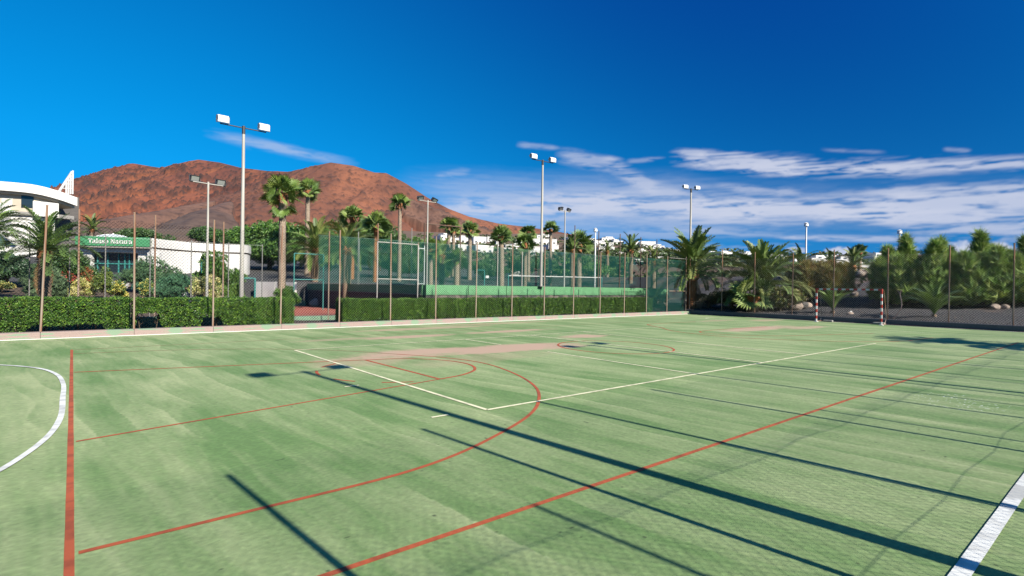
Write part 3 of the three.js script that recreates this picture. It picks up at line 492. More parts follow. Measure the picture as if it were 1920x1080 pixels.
function mast(label, u, v, base, top, o) {
  const m = thing('floodlight_mast', label, 'floodlight', W(u, v, base), o.turn);
  const h = top - base, S = o.scale ?? 1;
  const pg = new THREE.CylinderGeometry(o.r * 0.62, o.r, h, 16, 10); pg.translate(0, h / 2, 0); part(m, 'pole', pg, o.mat || M.poleWhite);
  part(m, 'base_plate', bevelBox(o.r * 4, 0.03, o.r * 4, 0.005), M.concrete);
  part(m, 'crossarm', merge([rod([-o.arm, h + 0.02, 0], [o.arm, h + 0.02, 0], 0.03 * S), rod([0, h - 0.25, 0], [0, h + 0.1, 0], o.r * 0.75)]), o.armMat || M.darkMetal);
  for (const s of [-1, 1]) {
    const g = new THREE.Group(); g.name = 'floodlight'; g.position.set(s * (o.arm - 0.12 * S), h + 0.2 * S, 0); g.rotation.set(o.tilt, (o.splay || 0) * s, 0); g.scale.setScalar(S * 1.15); m.add(g);
    part(g, 'housing', headShape, o.headMat || M.whiteMetal); part(g, 'glass', headGlass, M.lampGlass, 0, -0.012, 0); part(g, 'rim', headRim, o.rimMat || M.whiteMetal, 0, -0.02, 0);
    const y = part(g, 'yoke', headYoke, M.darkMetal, 0, 0.05, 0); y.rotation.x = -o.tilt * 0.8; if (o.visor) part(g, 'visor', headVisor, M.whiteMetal, 0, -0.1, -0.17);
  }
  return m;
}
{
  let q = onLine(453, 25.9); mast('tallest white floodlight mast, standing behind the left hedge', q.u, 25.9, T(q.u, 25.9), 8.76, { r: 0.095, arm: 0.95, tilt: 0.5, turn: 0.06, scale: 0.86 });
  q = onLine(388, 26.2); mast('slim pale floodlight mast with glass facing the court near the yellow shrub', q.u, 26.2, T(q.u, 26.2), 6.15, { r: 0.06, arm: 0.62, tilt: -1.2, turn: 0.25, scale: 0.72, armMat: M.poleWhite, rimMat: M.darkMetal, headMat: M.darkMetal });
  q = onLine(1010.5, 27.2); mast('tall white floodlight mast on the green parapet in the middle', q.u, 27.0, 1.94, 10.55, { r: 0.105, arm: 0.95, tilt: 0.5, turn: -0.05, scale: 0.9 });
  q = onLine(800, 28.6); mast('slim white floodlight mast at the corner of the green parapet', q.u, 28.6, 1.88, 7.05, { r: 0.06, arm: 0.62, tilt: -0.85, splay: 0.3, turn: 0.1, scale: 0.72, armMat: M.poleWhite, rimMat: M.darkMetal, headMat: M.darkMetal });
  q = onLine(1057.5, 33); mast('short grey floodlight mast just right of the middle mast', q.u, 33, 1.88, 8.55, { r: 0.075, arm: 0.66, tilt: -0.85, splay: 0.25, turn: 0.1, scale: 0.8, armMat: M.poleWhite, rimMat: M.darkMetal, headMat: M.darkMetal });
  q = bearing(1293, 46); mast('white floodlight mast rising behind the leaning date palm', q.u, q.v, T(q.u, q.v) - 0.1, 10.5, { r: 0.11, arm: 0.72, tilt: 0.5, turn: -0.35, scale: 0.85 });
  mast('floodlight mast behind the near fence, its lamps shadowing the volleyball corner', 5.03, -1.4, -0.05, 8.45, { r: 0.10, scale: 0.8, arm: 0.95, tilt: 0.5, turn: 0.1 });
  mast('floodlight mast behind the near fence, its lamps shadowing the centre circle', 14.38, -1.4, -0.05, 8.6, { r: 0.09, scale: 0.8, arm: 0.9, tilt: 0.5, turn: 0.1 });
  // street lamps
  const lampPost = (label, px, depth, topY, r) => { const b = bearing(px, depth), base = T(b.u, b.v) - 0.1, top = level(px, topY, depth), m = thing('lamp_post', label, 'lamp post', W(b.u, b.v, base)); part(m, 'pole', rod([0, 0, 0], [0, top - base, 0], r, r * 0.8, 12), M.whiteMetal); part(m, 'lamp_head', merge([rod([0, top - base, 0], [0, top - base + r * 3.4, 0], r * 2.6, r * 2.0, 14), rod([0, top - base + r * 3.4, 0], [0, top - base + r * 4.4, 0], r * 2.8, r * 0.6, 14)]), M.whiteMetal); };
  lampPost('plain white lamp post standing alone against blue sky', 1510, 62, 424, 0.10); lampPost('white lamp post with its top above the rightmost trees', 1685, 66, 438, 0.11); lampPost('white lamp post among the village houses left of the corner', 1115, 60, 434, 0.09);
}
// ---------------------------------------------------------------- goal
{
  const g = thing('handball_goal', 'red and white striped goal standing at the far end line', 'goal', W(35.55, 11.7, 0), -Math.PI / 2), half = 1.72, H = 2.08, t = 0.085;
  const stripes = (len, n, x0, axis, y) => { const out = []; for (let i = 0; i < n; i++) out.push(i); return out; };
  const bar = (name, n, make, first) => { const p = new THREE.Group(); p.name = name; g.add(p); for (let i = 0; i < n; i++) part(p, 'band', make(i, n), (i + first) % 2 ? M.white : M.red); };
  for (const s of [-1, 1]) bar('goal_post', 10, (i, n) => box(t, (H - 0.1) / n, t, s * half, (i + 0.5) * (H - 0.1) / n, 0), 1);
  bar('crossbar', 17, (i, n) => box((2 * half + t) / n, 0.1, t, -half - t / 2 + (i + 0.5) * (2 * half + t) / n, H - 0.05, 0), 0);
  for (const s of [-1, 1]) {
    part(g, 'net_support', tube([[s * half, H - 0.03, -0.05], [s * half, H - 0.12, -0.35], [s * half, 1.5, -0.55], [s * half, 0.8, -0.75], [s * half, 0.35, -0.85], [s * half, 0.02, -0.55]], 0.018, 6, 30), s > 0 ? M.rust : M.darkMetal);
    part(g, 'ground_bar', rod([s * half, 0.05, -0.05], [s * half, 0.05, -0.85], 0.02), M.rust);
    part(g, 'foot_plate', bevelBox(0.2, 0.03, 0.2, 0.005), M.white, s * half, 0, 0);
  }
  single('concrete_block', bevelBox(0.3, 0.14, 0.55, 0.02), M.concrete, 'concrete block behind the right foot of the striped goal', 'block', null, W(36.15, 10.25, 0.0));
  single('concrete_block', bevelBox(0.22, 0.12, 0.5, 0.02), M.concrete, 'concrete block behind the left foot of the striped goal', 'block', null, W(36.15, 12.95, 0.0));
  const hk = thing('bent_pipe', 'pinkish bent pipe hooked on the fence right of the goal', 'pipe', W(36.78, 9.7, 0.29));
  part(hk, 'pipe', tube([[0, 1.75, 0.35], [0, 1.5, 0.28], [0, 1.1, 0.36], [0, 0.7, 0.34], [0, 0.35, 0.15], [0, 0.05, -0.02]], 0.026, 7, 40), std(C(0.42, 0.27, 0.24), 0.6)); part(hk, 'pipe_end', tube([[0, 1.5, 0.28], [0, 1.65, 0.2], [0, 1.72, 0.14]], 0.022, 7, 10), std(C(0.42, 0.27, 0.24), 0.6));
}
console.log('stage equipment');
// ---------------------------------------------------------------- foliage
function blade(pos, base, dir, side, len, wid, fold = 0.25, droop = 0) {   // folded pointed leaf, four triangles
  const up = new THREE.Vector3().crossVectors(side, dir).normalize();
  const m = base.clone().addScaledVector(dir, len * 0.45).addScaledVector(up, -fold * wid * 0.3), t = base.clone().addScaledVector(dir, len); t.y -= droop * len;
  const l = m.clone().addScaledVector(side, wid / 2).addScaledVector(up, fold * wid), r = m.clone().addScaledVector(side, -wid / 2).addScaledVector(up, fold * wid);
  for (const p of [base, l, m, base, m, r, l, t, m, m, t, r]) pos.push(p.x, p.y, p.z);
}
const randDir = (r, bias = 0) => { const a = r() * 6.2832, z = clamp(2 * r() - 1 + bias, -1, 1), s = Math.sqrt(1 - z * z); return new THREE.Vector3(Math.cos(a) * s, z, Math.sin(a) * s); };
function perp(d, r) { const v = randDir(r); return v.addScaledVector(d, -v.dot(d)).normalize(); }
function clumpGeo(seed, n, len, wid, bias = 0.2, fold = 0.25) { const r = rng(seed), pos = []; for (let i = 0; i < n; i++) { const d = randDir(r, bias), s = perp(d, r); blade(pos, d.clone().multiplyScalar(0.12 * r()), d, s, len * (0.65 + 0.5 * r()), wid * (0.8 + 0.4 * r()), fold); } return tris(pos); }
function needleGeo(seed, n, spread = 0.6) { const r = rng(seed), pos = []; for (let i = 0; i < n; i++) { const d = new THREE.Vector3((r() - 0.5) * 2 * spread, 0.35 + 0.65 * r(), (r() - 0.5) * 2 * spread).normalize(), s = perp(d, r), b = new THREE.Vector3((r() - 0.5) * 0.25, (r() - 0.5) * 0.3, (r() - 0.5) * 0.25), L = 0.6 + 0.5 * r(), w = 0.035; const t = b.clone().addScaledVector(d, L), a = b.clone().addScaledVector(s, w), c = b.clone().addScaledVector(s, -w); pos.push(a.x, a.y, a.z, c.x, c.y, c.z, t.x, t.y, t.z); } return tris(pos); }
const GEO = { broad: clumpGeo(11, 9, 0.6, 0.34), small: clumpGeo(12, 10, 0.6, 0.30, 0.1), croton: clumpGeo(13, 8, 0.75, 0.26, 0.3), spray: needleGeo(14, 26), grass: needleGeo(15, 22, 0.9) };
const leafMats = { gloss: new THREE.MeshPhysicalMaterial({ color: C(1, 1, 1), roughness: 0.5, transmission: 0.25, thickness: 0, side: THREE.DoubleSide }), dull: new THREE.MeshPhysicalMaterial({ color: C(1, 1, 1), roughness: 0.85, transmission: 0.25, thickness: 0, side: THREE.DoubleSide }) };
function foliage(parent, name, geo, mat, places, colour) {  // places: [x, y, z, size]; colour(k, place) gives linear rgb
  const m = new THREE.InstancedMesh(geo, mat, places.length), q = new THREE.Quaternion(), e = new THREE.Euler(), mt = new THREE.Matrix4(), r = rng(places.length + 3), c = new THREE.Color();
  places.forEach((p, k) => { e.set((r() - 0.5) * (p[4] ?? 3), r() * 6.28, (r() - 0.5) * (p[4] ?? 3)); q.setFromEuler(e); const s = p[3]; mt.compose(new THREE.Vector3(p[0], p[1], p[2]), q, new THREE.Vector3(s, s * (p[5] ?? 1), s)); m.setMatrixAt(k, mt); const cc = colour(r(), p); m.setColorAt(k, c.setRGB(cc[0], cc[1], cc[2])); });
  m.name = name; m.userData.kind = 'stuff'; parent.add(sh(m)); return m;
}
const pal = (list, jitter = 0.25, gain = 1.55) => (k) => { const i = Math.floor(k * list.length * 0.9999), c = list[i], j = gain * (1 + jitter * (2 * (k * list.length - i) - 1)); return [c[0] * j, c[1] * j, c[2] * j]; };
// ---------------------------------------------------------------- clipped hedges
function hedge(label, u0, u1, v, h, d, seed, gaps = []) {
  const t = thing('hedge', label, 'hedge', W((u0 + u1) / 2, v, 0.0), 0, 'clipped hedges behind the chain-link fence'), L = u1 - u0, r = rng(seed), pl = [], n = Math.round(L * 820);
  const lowEdge = x => { let b = 0.10 + 0.16 * fbm((x + seed) * 1.1, 3.3, 3); for (const [a, c, g] of gaps) b = Math.max(b, g * ss(a - 0.12, a + 0.12, x) * ss(c + 0.12, c - 0.12, x)); return b; };
  for (let i = 0; i < n; i++) {
    const x = (r() - 0.5) * L, face = r(), b = lowEdge(x + (u0 + u1) / 2);
    let y, z; const top = h + 0.10 * (fbm((x + u0) * 1.6, 1.5, 3) - 0.5) + (r() < 0.04 ? 0.09 * r() : 0.02 * r());
    if (face < 0.62) { y = mix(b, top, r()); z = d / 2 + 0.30 * (fbm((x + u0) * 2.1, y * 2.6 + seed, 3) - 0.5) - 0.10 * r() * r(); }
    else if (face < 0.86) { y = top - 0.06 * r() * r(); z = (r() - 0.5) * d; }
    else if (face < 0.92) { y = mix(b, top, r()); z = -d / 2 + 0.1 * r(); }
    else { y = mix(b, top, r()); z = (r() - 0.5) * d; pl.push([Math.sign(x) * (L / 2 - 0.06 * r()), y, z, 0.085 + 0.05 * r()]); continue; }
    pl.push([x, y, z, 0.085 + 0.05 * r()]);
  }
  foliage(t, 'leaves', GEO.small, leafMats.gloss, pl, pal([[0.045, 0.115, 0.014], [0.085, 0.185, 0.02], [0.028, 0.08, 0.012], [0.16, 0.27, 0.03], [0.05, 0.13, 0.016], [0.09, 0.19, 0.02], [0.11, 0.20, 0.025]], 0.4, 1.6));
  const stems = []; for (let x = -L / 2 + 0.2; x < L / 2; x += 0.42) { const k = x + (r() - 0.5) * 0.2; stems.push(rod([k, -0.05, (r() - 0.5) * 0.3], [k + (r() - 0.5) * 0.3, h * 0.9, (r() - 0.5) * 0.4], 0.022, 0.012, 5)); for (let q = 0; q < 5; q++) { const y = 0.25 + 0.6 * r(); stems.push(rod([k, y, 0], [k + (r() - 0.5) * 0.7, y + 0.35 * r(), (r() - 0.5) * d * 0.85], 0.012, 0.005, 4)); } }
  part(t, 'branches', merge(stems), M.twig);
  // dense dead leaf interior
  const inner = []; for (let i = 0; i < L * 150; i++) { const x = (r() - 0.5) * (L - 0.3), b = lowEdge(x + (u0 + u1) / 2) + 0.12; inner.push([x, mix(b, h - 0.14, r()), (r() - 0.5) * (d - 0.35), 0.22]); }
  foliage(t, 'inner_leaves', GEO.broad, leafMats.dull, inner, pal([[0.045, 0.115, 0.014], [0.07, 0.11, 0.02], [0.10, 0.075, 0.03]]));
  return t;
}
hedge('clipped green hedge at the far left, ending at the narrow dark gap', -8.4, 1.62, 24.35, 1.26, 0.95, 21, [[-1.2, 0.9, 0.36]]);
hedge('clipped green hedge in the middle-left with leaf-free holes near its base', 1.74, 7.45, 24.35, 1.25, 0.95, 22, [[1.7, 2.6, 0.75], [3.9, 4.7, 0.55]]);
hedge('longest clipped hedge, running below the green parapet to the corner', 9.65, 33.3, 24.35, 1.19, 0.95, 23);
console.log('stage hedges');
// ---------------------------------------------------------------- palms
function frondGeo(seed, elev, len, droop, pairs = 58, leafLen = 0.29, vee = 0.75) {
  const r = rng(seed), pos = [], pts = []; let a = elev, x = 0, y = 0; const n = 26, ds = len / n;
  for (let i = 0; i <= n; i++) { pts.push(new THREE.Vector3(x, y, 0.06 * Math.sin(i * 0.2 + seed) * i / n)); x += Math.cos(a) * ds; y += Math.sin(a) * ds; a -= droop / n * (0.35 + 1.3 * i / n); }
  for (let i = 0; i < n; i++) { const p = pts[i], q = pts[i + 1], w = len * 0.012 * (1 - 0.85 * i / n) + 0.004; pos.push(p.x, p.y, p.z - w, q.x, q.y, q.z - w, q.x, q.y, q.z + w, p.x, p.y, p.z - w, q.x, q.y, q.z + w, p.x, p.y, p.z + w, p.x, p.y - w, p.z, q.x, q.y - w, q.z, q.x, q.y, q.z + w, p.x, p.y - w, p.z, q.x, q.y, q.z + w, p.x, p.y, p.z + w); }
  for (let k = 0; k < pairs; k++) {
    const f = 0.10 + 0.89 * k / (pairs - 1), i = Math.min(n - 1, Math.floor(f * n)), b = pts[i].clone().lerp(pts[i + 1], f * n - i), tan = pts[i + 1].clone().sub(pts[i]).normalize(), up = new THREE.Vector3(-tan.y, tan.x, 0);
    const L = leafLen * len * 0.55 * Math.pow(Math.sin(Math.PI * (0.12 + 0.80 * f)), 0.7) * (0.85 + 0.3 * r());
    for (const s of [-1, 1]) { const d = tan.clone().multiplyScalar(0.55 + 0.5 * f + 0.15 * r()).addScaledVector(new THREE.Vector3(0, 0, s), 0.85).addScaledVector(up, vee * (0.5 + 0.6 * r())).normalize(); const side = new THREE.Vector3().crossVectors(d, up).normalize(); const w = 0.022 * (len / 2.6) + 0.004, t = b.clone().addScaledVector(d, L); t.y -= 0.16 * L * r() + 0.05 * L; const m = b.clone().addScaledVector(d, L * 0.45), l = m.clone().addScaledVector(side, w), q = m.clone().addScaledVector(side, -w); for (const p of [b, l, q, l, t, q]) pos.push(p.x, p.y, p.z); }
  }
  return tris(pos);
}
const FR = []; { let s = 300; for (const [e, d] of [[1.42, 0.75], [1.22, 1.1], [1.0, 1.3], [0.75, 1.4], [0.45, 1.4], [0.12, 1.25], [-0.25, 0.9]]) FR.push([frondGeo(s++, e, 2.6, d), frondGeo(s++, e + 0.08, 2.6, d * 1.15)]); }
const frondMats = [[0.13, 0.21, 0.034], [0.18, 0.27, 0.045], [0.09, 0.155, 0.035], [0.23, 0.27, 0.06]].map(c => leafMat(...c, 0.2)), gardenFronds = [[0.13, 0.23, 0.04], [0.17, 0.28, 0.05], [0.095, 0.175, 0.036]].map(c => leafMat(...c, 0.22)), dryMat = leafMat(0.36, 0.22, 0.11, 0.15), frondGreen = [[0.20, 0.32, 0.05], [0.27, 0.38, 0.08], [0.14, 0.24, 0.045]].map(c => leafMat(...c, 0.25));
function trunkGeo(h, r0, r1, rough, seed, bend = 0, rows = 0) {
  const R = rows || Math.max(10, Math.round(h * 9)), S = 16, pos = [], uv = [], idx = [];
  for (let i = 0; i <= R; i++) { const f = i / R, ox = bend * f * f; for (let j = 0; j <= S; j++) { const a = j / S * 6.2832 + (i % 2) * 0.22, k = (j % S), r = mix(r0, r1, f) * (1 + rough * (((i + (k % 2)) % 2) * 0.9 - 0.45 + 0.8 * (vn(k * 1.7 + seed, i * 0.9) - 0.5))); pos.push(ox + Math.cos(a) * r, f * h, Math.sin(a) * r); uv.push(j / S * 2, f * h * 0.8); } }
  for (let i = 0; i < R; i++) for (let j = 0; j < S; j++) { const k = i * (S + 1) + j; idx.push(k, k + S + 1, k + 1, k + 1, k + S + 1, k + S + 2); }
  const g = new THREE.BufferGeometry(); g.setAttribute('position', new THREE.Float32BufferAttribute(pos, 3)); g.setAttribute('uv', new THREE.Float32BufferAttribute(uv, 2)); g.setIndex(idx); g.computeVertexNormals(); return g;
}
function datePalm(label, u, v, base, trunkH, R, o = {}) {
  const t = thing(o.name || 'date_palm', label, 'palm', W(u, v, base), 0, o.group), r = rng(o.seed ?? 1), S = R / 2.3, n = o.n ?? 44, mats = o.mats || frondMats;
  if (trunkH > 0.1) part(t, 'trunk', trunkGeo(trunkH + 0.1, (o.tr ?? 0.32), (o.tr ?? 0.32) * 1.05, 0.16, o.seed ?? 1, o.bend ?? 0), o.trunkMat || M.bark, 0, -0.1, 0);
  const top = new THREE.Vector3(o.bend ?? 0, trunkH, 0);
  if (o.boss !== false) { const g = new THREE.SphereGeometry((o.tr ?? 0.32) * 1.35, 12, 8), p = g.attributes.position; for (let i = 0; i < p.count; i++) { const k = 1 + 0.25 * (vn(p.getX(i) * 19 + 5, p.getY(i) * 19 + p.getZ(i) * 13) - 0.5); p.setXYZ(i, p.getX(i) * k, p.getY(i) * k * 1.1, p.getZ(i) * k); } g.computeVertexNormals(); part(t, 'crown_heart', g, M.barkOrange, top.x, top.y - 0.05, 0); }
  const lo = o.lo ?? 0, hi = o.hi ?? 6.99;
  for (let i = 0; i < n; i++) {
    const f = i / n, cls = clamp(Math.floor(mix(lo, hi, Math.pow(f, o.pw ?? 0.85)) + (r() - 0.5) * 0.8), 0, 6), m = part(t, 'frond', FR[cls][i % 2], mats[Math.floor(r() * mats.length)], top.x, top.y, 0);
    m.rotation.set((r() - 0.5) * 0.2, i * 2.39996 + r() * 0.5, 0); m.scale.set(S * (0.85 + 0.25 * r()), S * (0.85 + 0.25 * r()), S * (0.9 + 0.2 * r()));
  }
  for (let i = 0; i < (o.dry ?? 0); i++) { const m = part(t, 'dry_frond', FR[6][i % 2], dryMat, top.x, top.y - 0.1, 0); m.rotation.set(0, i * 2.1 + 0.4 + (o.dryTurn ?? 0), -0.75 - 0.4 * r()); m.scale.set(S * 0.85, S * 0.85, S * 0.5); }
  return t;
}
function fanGeo(seed, pet, rad) {
  const r = rng(seed), pos = [], n = 17, up = new THREE.Vector3(0, 1, 0);
  for (const w of [0.018]) pos.push(0, 0, -w, pet, 0.02, -w * 0.6, pet, 0.02, w * 0.6, 0, 0, -w, pet, 0.02, w * 0.6, 0, 0, w, 0, -w, 0, pet, 0, 0, pet, 0.02, w * 0.6, 0, -w, 0, pet, 0.02, w * 0.6, 0, 0, w);
  const c = new THREE.Vector3(pet, 0.02, 0);
  for (let i = 0; i < n; i++) {
    const a0 = mix(-1.75, 1.75, i / n), a1 = mix(-1.75, 1.75, (i + 1) / n), am = (a0 + a1) / 2, L = rad * (0.72 + 0.28 * Math.cos(am * 0.8)) * (0.9 + 0.2 * r()), k = L * 0.55;
    const cup = 0.18, P = (a, q, y) => new THREE.Vector3(c.x + Math.cos(a) * q, c.y + y + cup * q * Math.abs(Math.sin(a)), Math.sin(a) * q);
    const l = P(a0, k, 0), m = P(am, k, 0.05 * rad), q = P(a1, k, 0), t = P(am, L * 0.86, -0.03 * rad), tip = P(am + (r() - 0.5) * 0.1, L, -(0.04 + 0.12 * r()) * rad), tl = P(mix(a0, am, 0.35), L * 0.8, -0.02 * rad), tr = P(mix(a1, am, 0.35), L * 0.8, -0.02 * rad);
    for (const p of [c, l, m, c, m, q, l, tl, m, m, tl, t, m, t, tr, m, tr, q, tl, tip, t, t, tip, tr]) pos.push(p.x, p.y, p.z);
  }
  return tris(pos);
}
const FAN = [fanGeo(71, 0.62, 0.80), fanGeo(72, 0.52, 0.84), fanGeo(73, 0.72, 0.74)];
const fanMats = [[0.12, 0.22, 0.025], [0.17, 0.28, 0.035], [0.085, 0.165, 0.022], [0.21, 0.29, 0.045]].map(c => leafMat(...c, 0.25)), palmTrunk = std(C(0.36, 0.28, 0.205), 0.95, { map: barkTex, bumpMap: bumpTex, bumpScale: 0.02 }), dryFan = leafMat(0.34, 0.17, 0.08, 0.1);
function fanPalm(label, u, v, base, top, R, o = {}) {
  const t = thing('fan_palm', label, 'palm', W(u, v, base), (o.seed ?? 1) * 1.3, 'tall fan palms'), h = top - base, r = rng(o.seed ?? 1), S = R / 1.25, tr = o.tr ?? 0.19;
  part(t, 'trunk', trunkGeo(h, tr * 1.12, tr * 0.85, 0.2, o.seed ?? 1, o.bend ?? 0), o.trunkMat || palmTrunk);
  const bx = o.bend ?? 0;
  part(t, 'trunk_sheath', trunkGeo(Math.min(0.7, h * 0.4) * S, tr * 0.85, tr * 1.25, 0.35, 4, 0, 9), M.barkOrange, bx, h - Math.min(0.55, h * 0.35) * S, 0);
  const n = o.n ?? 30;
  for (let i = 0; i < n; i++) { const f = i / n, e = mix(1.35, -0.55, Math.pow(f, 1.1)) + (r() - 0.5) * 0.4, m = part(t, 'fan_leaf', FAN[i % 3], f > 0.97 && o.dead !== false ? dryFan : fanMats[Math.floor(r() * 4)], bx, h, 0); m.rotation.order = 'YZX'; m.rotation.set((r() - 0.5) * 2.4, i * 2.39996 + r() * 0.6, e); m.scale.setScalar(S * (0.8 + 0.35 * r())); }
  if (o.skirt) for (let i = 0; i < 9; i++) { const m = part(t, 'fan_leaf', FAN[i % 3], fanMats[i % 3], bx, h - 0.75 * S, 0); m.rotation.order = 'YZX'; m.rotation.set((r() - 0.5) * 2, i * 0.72, -0.3 - 0.6 * r()); m.scale.setScalar(S * 0.8); }
  return t;
}
// fan palms from left to right: bearing, depth, crown height on the photograph, crown radius
for (const [label, px, depth, cy, R, o] of [
  ['tallest fan palm with a two-tier crown beside the tall left mast', 528, 33, 366, 1.15, { seed: 3, skirt: true, tr: 0.21, n: 30 }],
  ['tall fan palm with a slim grey trunk right of the two-tier palm', 575, 56, 360, 1.35, { seed: 4, tr: 0.24, n: 26 }],
  ['fan palm with an orange trunk, left of the pair below the red slope', 659, 56, 408, 1.35, { seed: 5, tr: 0.24, trunkMat: M.barkOrange }],
  ['bushy fan palm right of the orange-trunked one', 703, 54, 424, 1.45, { seed: 6, tr: 0.2, trunkMat: M.barkOrange, n: 32 }],
  ['lone slender fan palm in front of the middle of the red slope', 748, 58, 384, 1.15, { seed: 7, tr: 0.2, n: 22 }],
  ['left fan palm of the close pair right of the ball-stop frame', 840, 74, 424, 1.3, { seed: 8, tr: 0.26 }],
  ['right fan palm of the close pair right of the ball-stop frame', 849, 78, 432, 1.2, { seed: 9, tr: 0.24 }],
  ['fan palm standing over the white hillside houses left of the middle mast', 880, 70, 434, 1.35, { seed: 10, tr: 0.26 }],
  ['stout fan palm with a thick straight trunk left of the middle mast', 940, 58, 446, 1.4, { seed: 11, tr: 0.29, n: 30, bend: 0.1 }],
  ['lower fan palm of the two beside the middle mast', 984, 62, 458, 1.4, { seed: 12, tr: 0.2 }],
  ['upper fan palm of the two beside the middle mast', 990, 76, 438, 1.25, { seed: 13, tr: 0.24 }],
  ['single fan palm with a dark trunk right of the middle mast', 1031, 70, 431, 1.15, { seed: 14, tr: 0.2, n: 20 }],
  ['small fan palm close behind the slim corner mast', 807, 50, 470, 1.2, { seed: 15, tr: 0.22 }],
  ['small fan palm showing through the netting below the pair', 856, 52, 487, 1.1, { seed: 16, tr: 0.3 }],
  ['bright fan palm above the netting right of the middle mast', 1085, 66, 462, 1.9, { seed: 17, tr: 0.3, n: 32 }],
  ['tiny fan palm on the skyline behind the goal', 1611, 120, 474, 1.9, { seed: 18, tr: 0.4 }],
]) { const b = bearing(px, depth); fanPalm(label, b.u, b.v, Math.min(T(b.u, b.v), level(px, cy, depth) - 1) - 0.1, level(px, cy, depth), R, o); }
// date palms
{
  const at = (px, d) => bearing(px, d);
  let b = at(84, 22); datePalm('large arching date palm behind the left hedge below the white building', b.u, b.v, T(b.u, b.v), level(84, 474, 22) - T(b.u, b.v), 1.8, { seed: 31, n: 40, tr: 0.2, mats: gardenFronds, dry: 2 });
  b = at(-18, 24); datePalm('date palm cut by the left picture edge', b.u, b.v, T(b.u, b.v), level(-18, 432, 24) - T(b.u, b.v), 1.6, { seed: 32, n: 40, tr: 0.2, mats: gardenFronds });
  b = at(172, 62); datePalm('grey-green date palm peeking over the green sign', b.u, b.v, T(b.u, b.v), level(172, 432, 62) - T(b.u, b.v), 1.9, { seed: 33, n: 24, tr: 0.2 });
  b = at(1297, 42.6); datePalm('leaning date palm with hanging dry fronds at the fence corner', b.u, b.v, T(b.u, b.v) - 0.1, level(1297, 513, 42.6) - T(b.u, b.v), 3.45, { seed: 34, n: 58, tr: 0.36, bend: 0.12, trunkMat: M.barkOrange, dry: 9, hi: 6.0, pw: 1.15 });
  b = at(1428, 39.8); datePalm('broad date palm between the fence corner and the striped goal', b.u, b.v, T(b.u, b.v) - 0.1, level(1428, 540, 39.8) - T(b.u, b.v), 3.5, { seed: 35, n: 64, tr: 0.34, hi: 5.8, dry: 2, pw: 1.1 });
  b = at(1412, 38.4); fanPalm('squat fan palm with a stubby pink trunk in front of the broad date palm', b.u, b.v, T(b.u, b.v) - 0.1, level(1412, 558, 38.4), 1.7, { seed: 36, tr: 0.42, n: 22, trunkMat: std(C(0.42, 0.25, 0.18), 0.95, { map: mottleTex }), dead: false });
  b = at(1562, 35.0); datePalm('young stemless palm behind the striped goal', b.u, b.v, T(b.u, b.v), 0.15, 1.5, { seed: 37, n: 26, tr: 0.12, hi: 2.6, boss: false, mats: frondGreen });
  b = at(1752, 31.0); datePalm('young stemless palm on black gravel right of the goal', b.u, b.v, T(b.u, b.v), 0.15, 1.75, { seed: 38, n: 26, tr: 0.12, hi: 2.8, boss: false, mats: frondGreen });
  b = at(650, 40); datePalm('dusty date palm with a slanting trunk seen through the netting', b.u, b.v, 0.2, level(650, 470, 40) - 0.2, 2.3, { seed: 39, n: 40, tr: 0.3, dry: 3 });
  b = at(590, 50); datePalm('shaggy date palm behind the teal gate frame', b.u, b.v, T(b.u, b.v), level(590, 470, 50) - T(b.u, b.v), 3.0, { seed: 40, n: 46, tr: 0.3, dry: 3 });
  let k = 41; for (const [px, d, y, R, lb] of [[1072, 62, 470, 2.2, 'date palm left of the bright fan palm above the netting'], [1182, 64, 470, 2.2, 'date palm above the netting left of the leaning date palm'], [1225, 58, 492, 1.8, 'low date palm half behind the netting near the fence corner'], [1500, 52, 500, 2.1, 'date palm in front of the white houses by the lone lamp post'], [1598, 50, 500, 2.0, 'date palm among boulders above the striped goal'], [1555, 55, 496, 1.7, 'small date palm between white houses above the goal'], [828, 54, 480, 1.9, 'date palm seen through the netting by the corner mast'], [1138, 86, 472, 1.9, 'far date palm in front of the village houses']]) { const c = at(px, d); datePalm(lb, c.u, c.v, T(c.u, c.v) - 0.1, Math.max(0.4, level(px, y, d) - T(c.u, c.v)), R, { seed: k++, n: 26, tr: 0.26 }); }
  datePalm('date palm behind the near fence, shading the far right of the court', 27.2, -2.6, -0.05, 3.7, 2.6, { seed: 60, n: 46, tr: 0.28 });
}
console.log('stage palms');
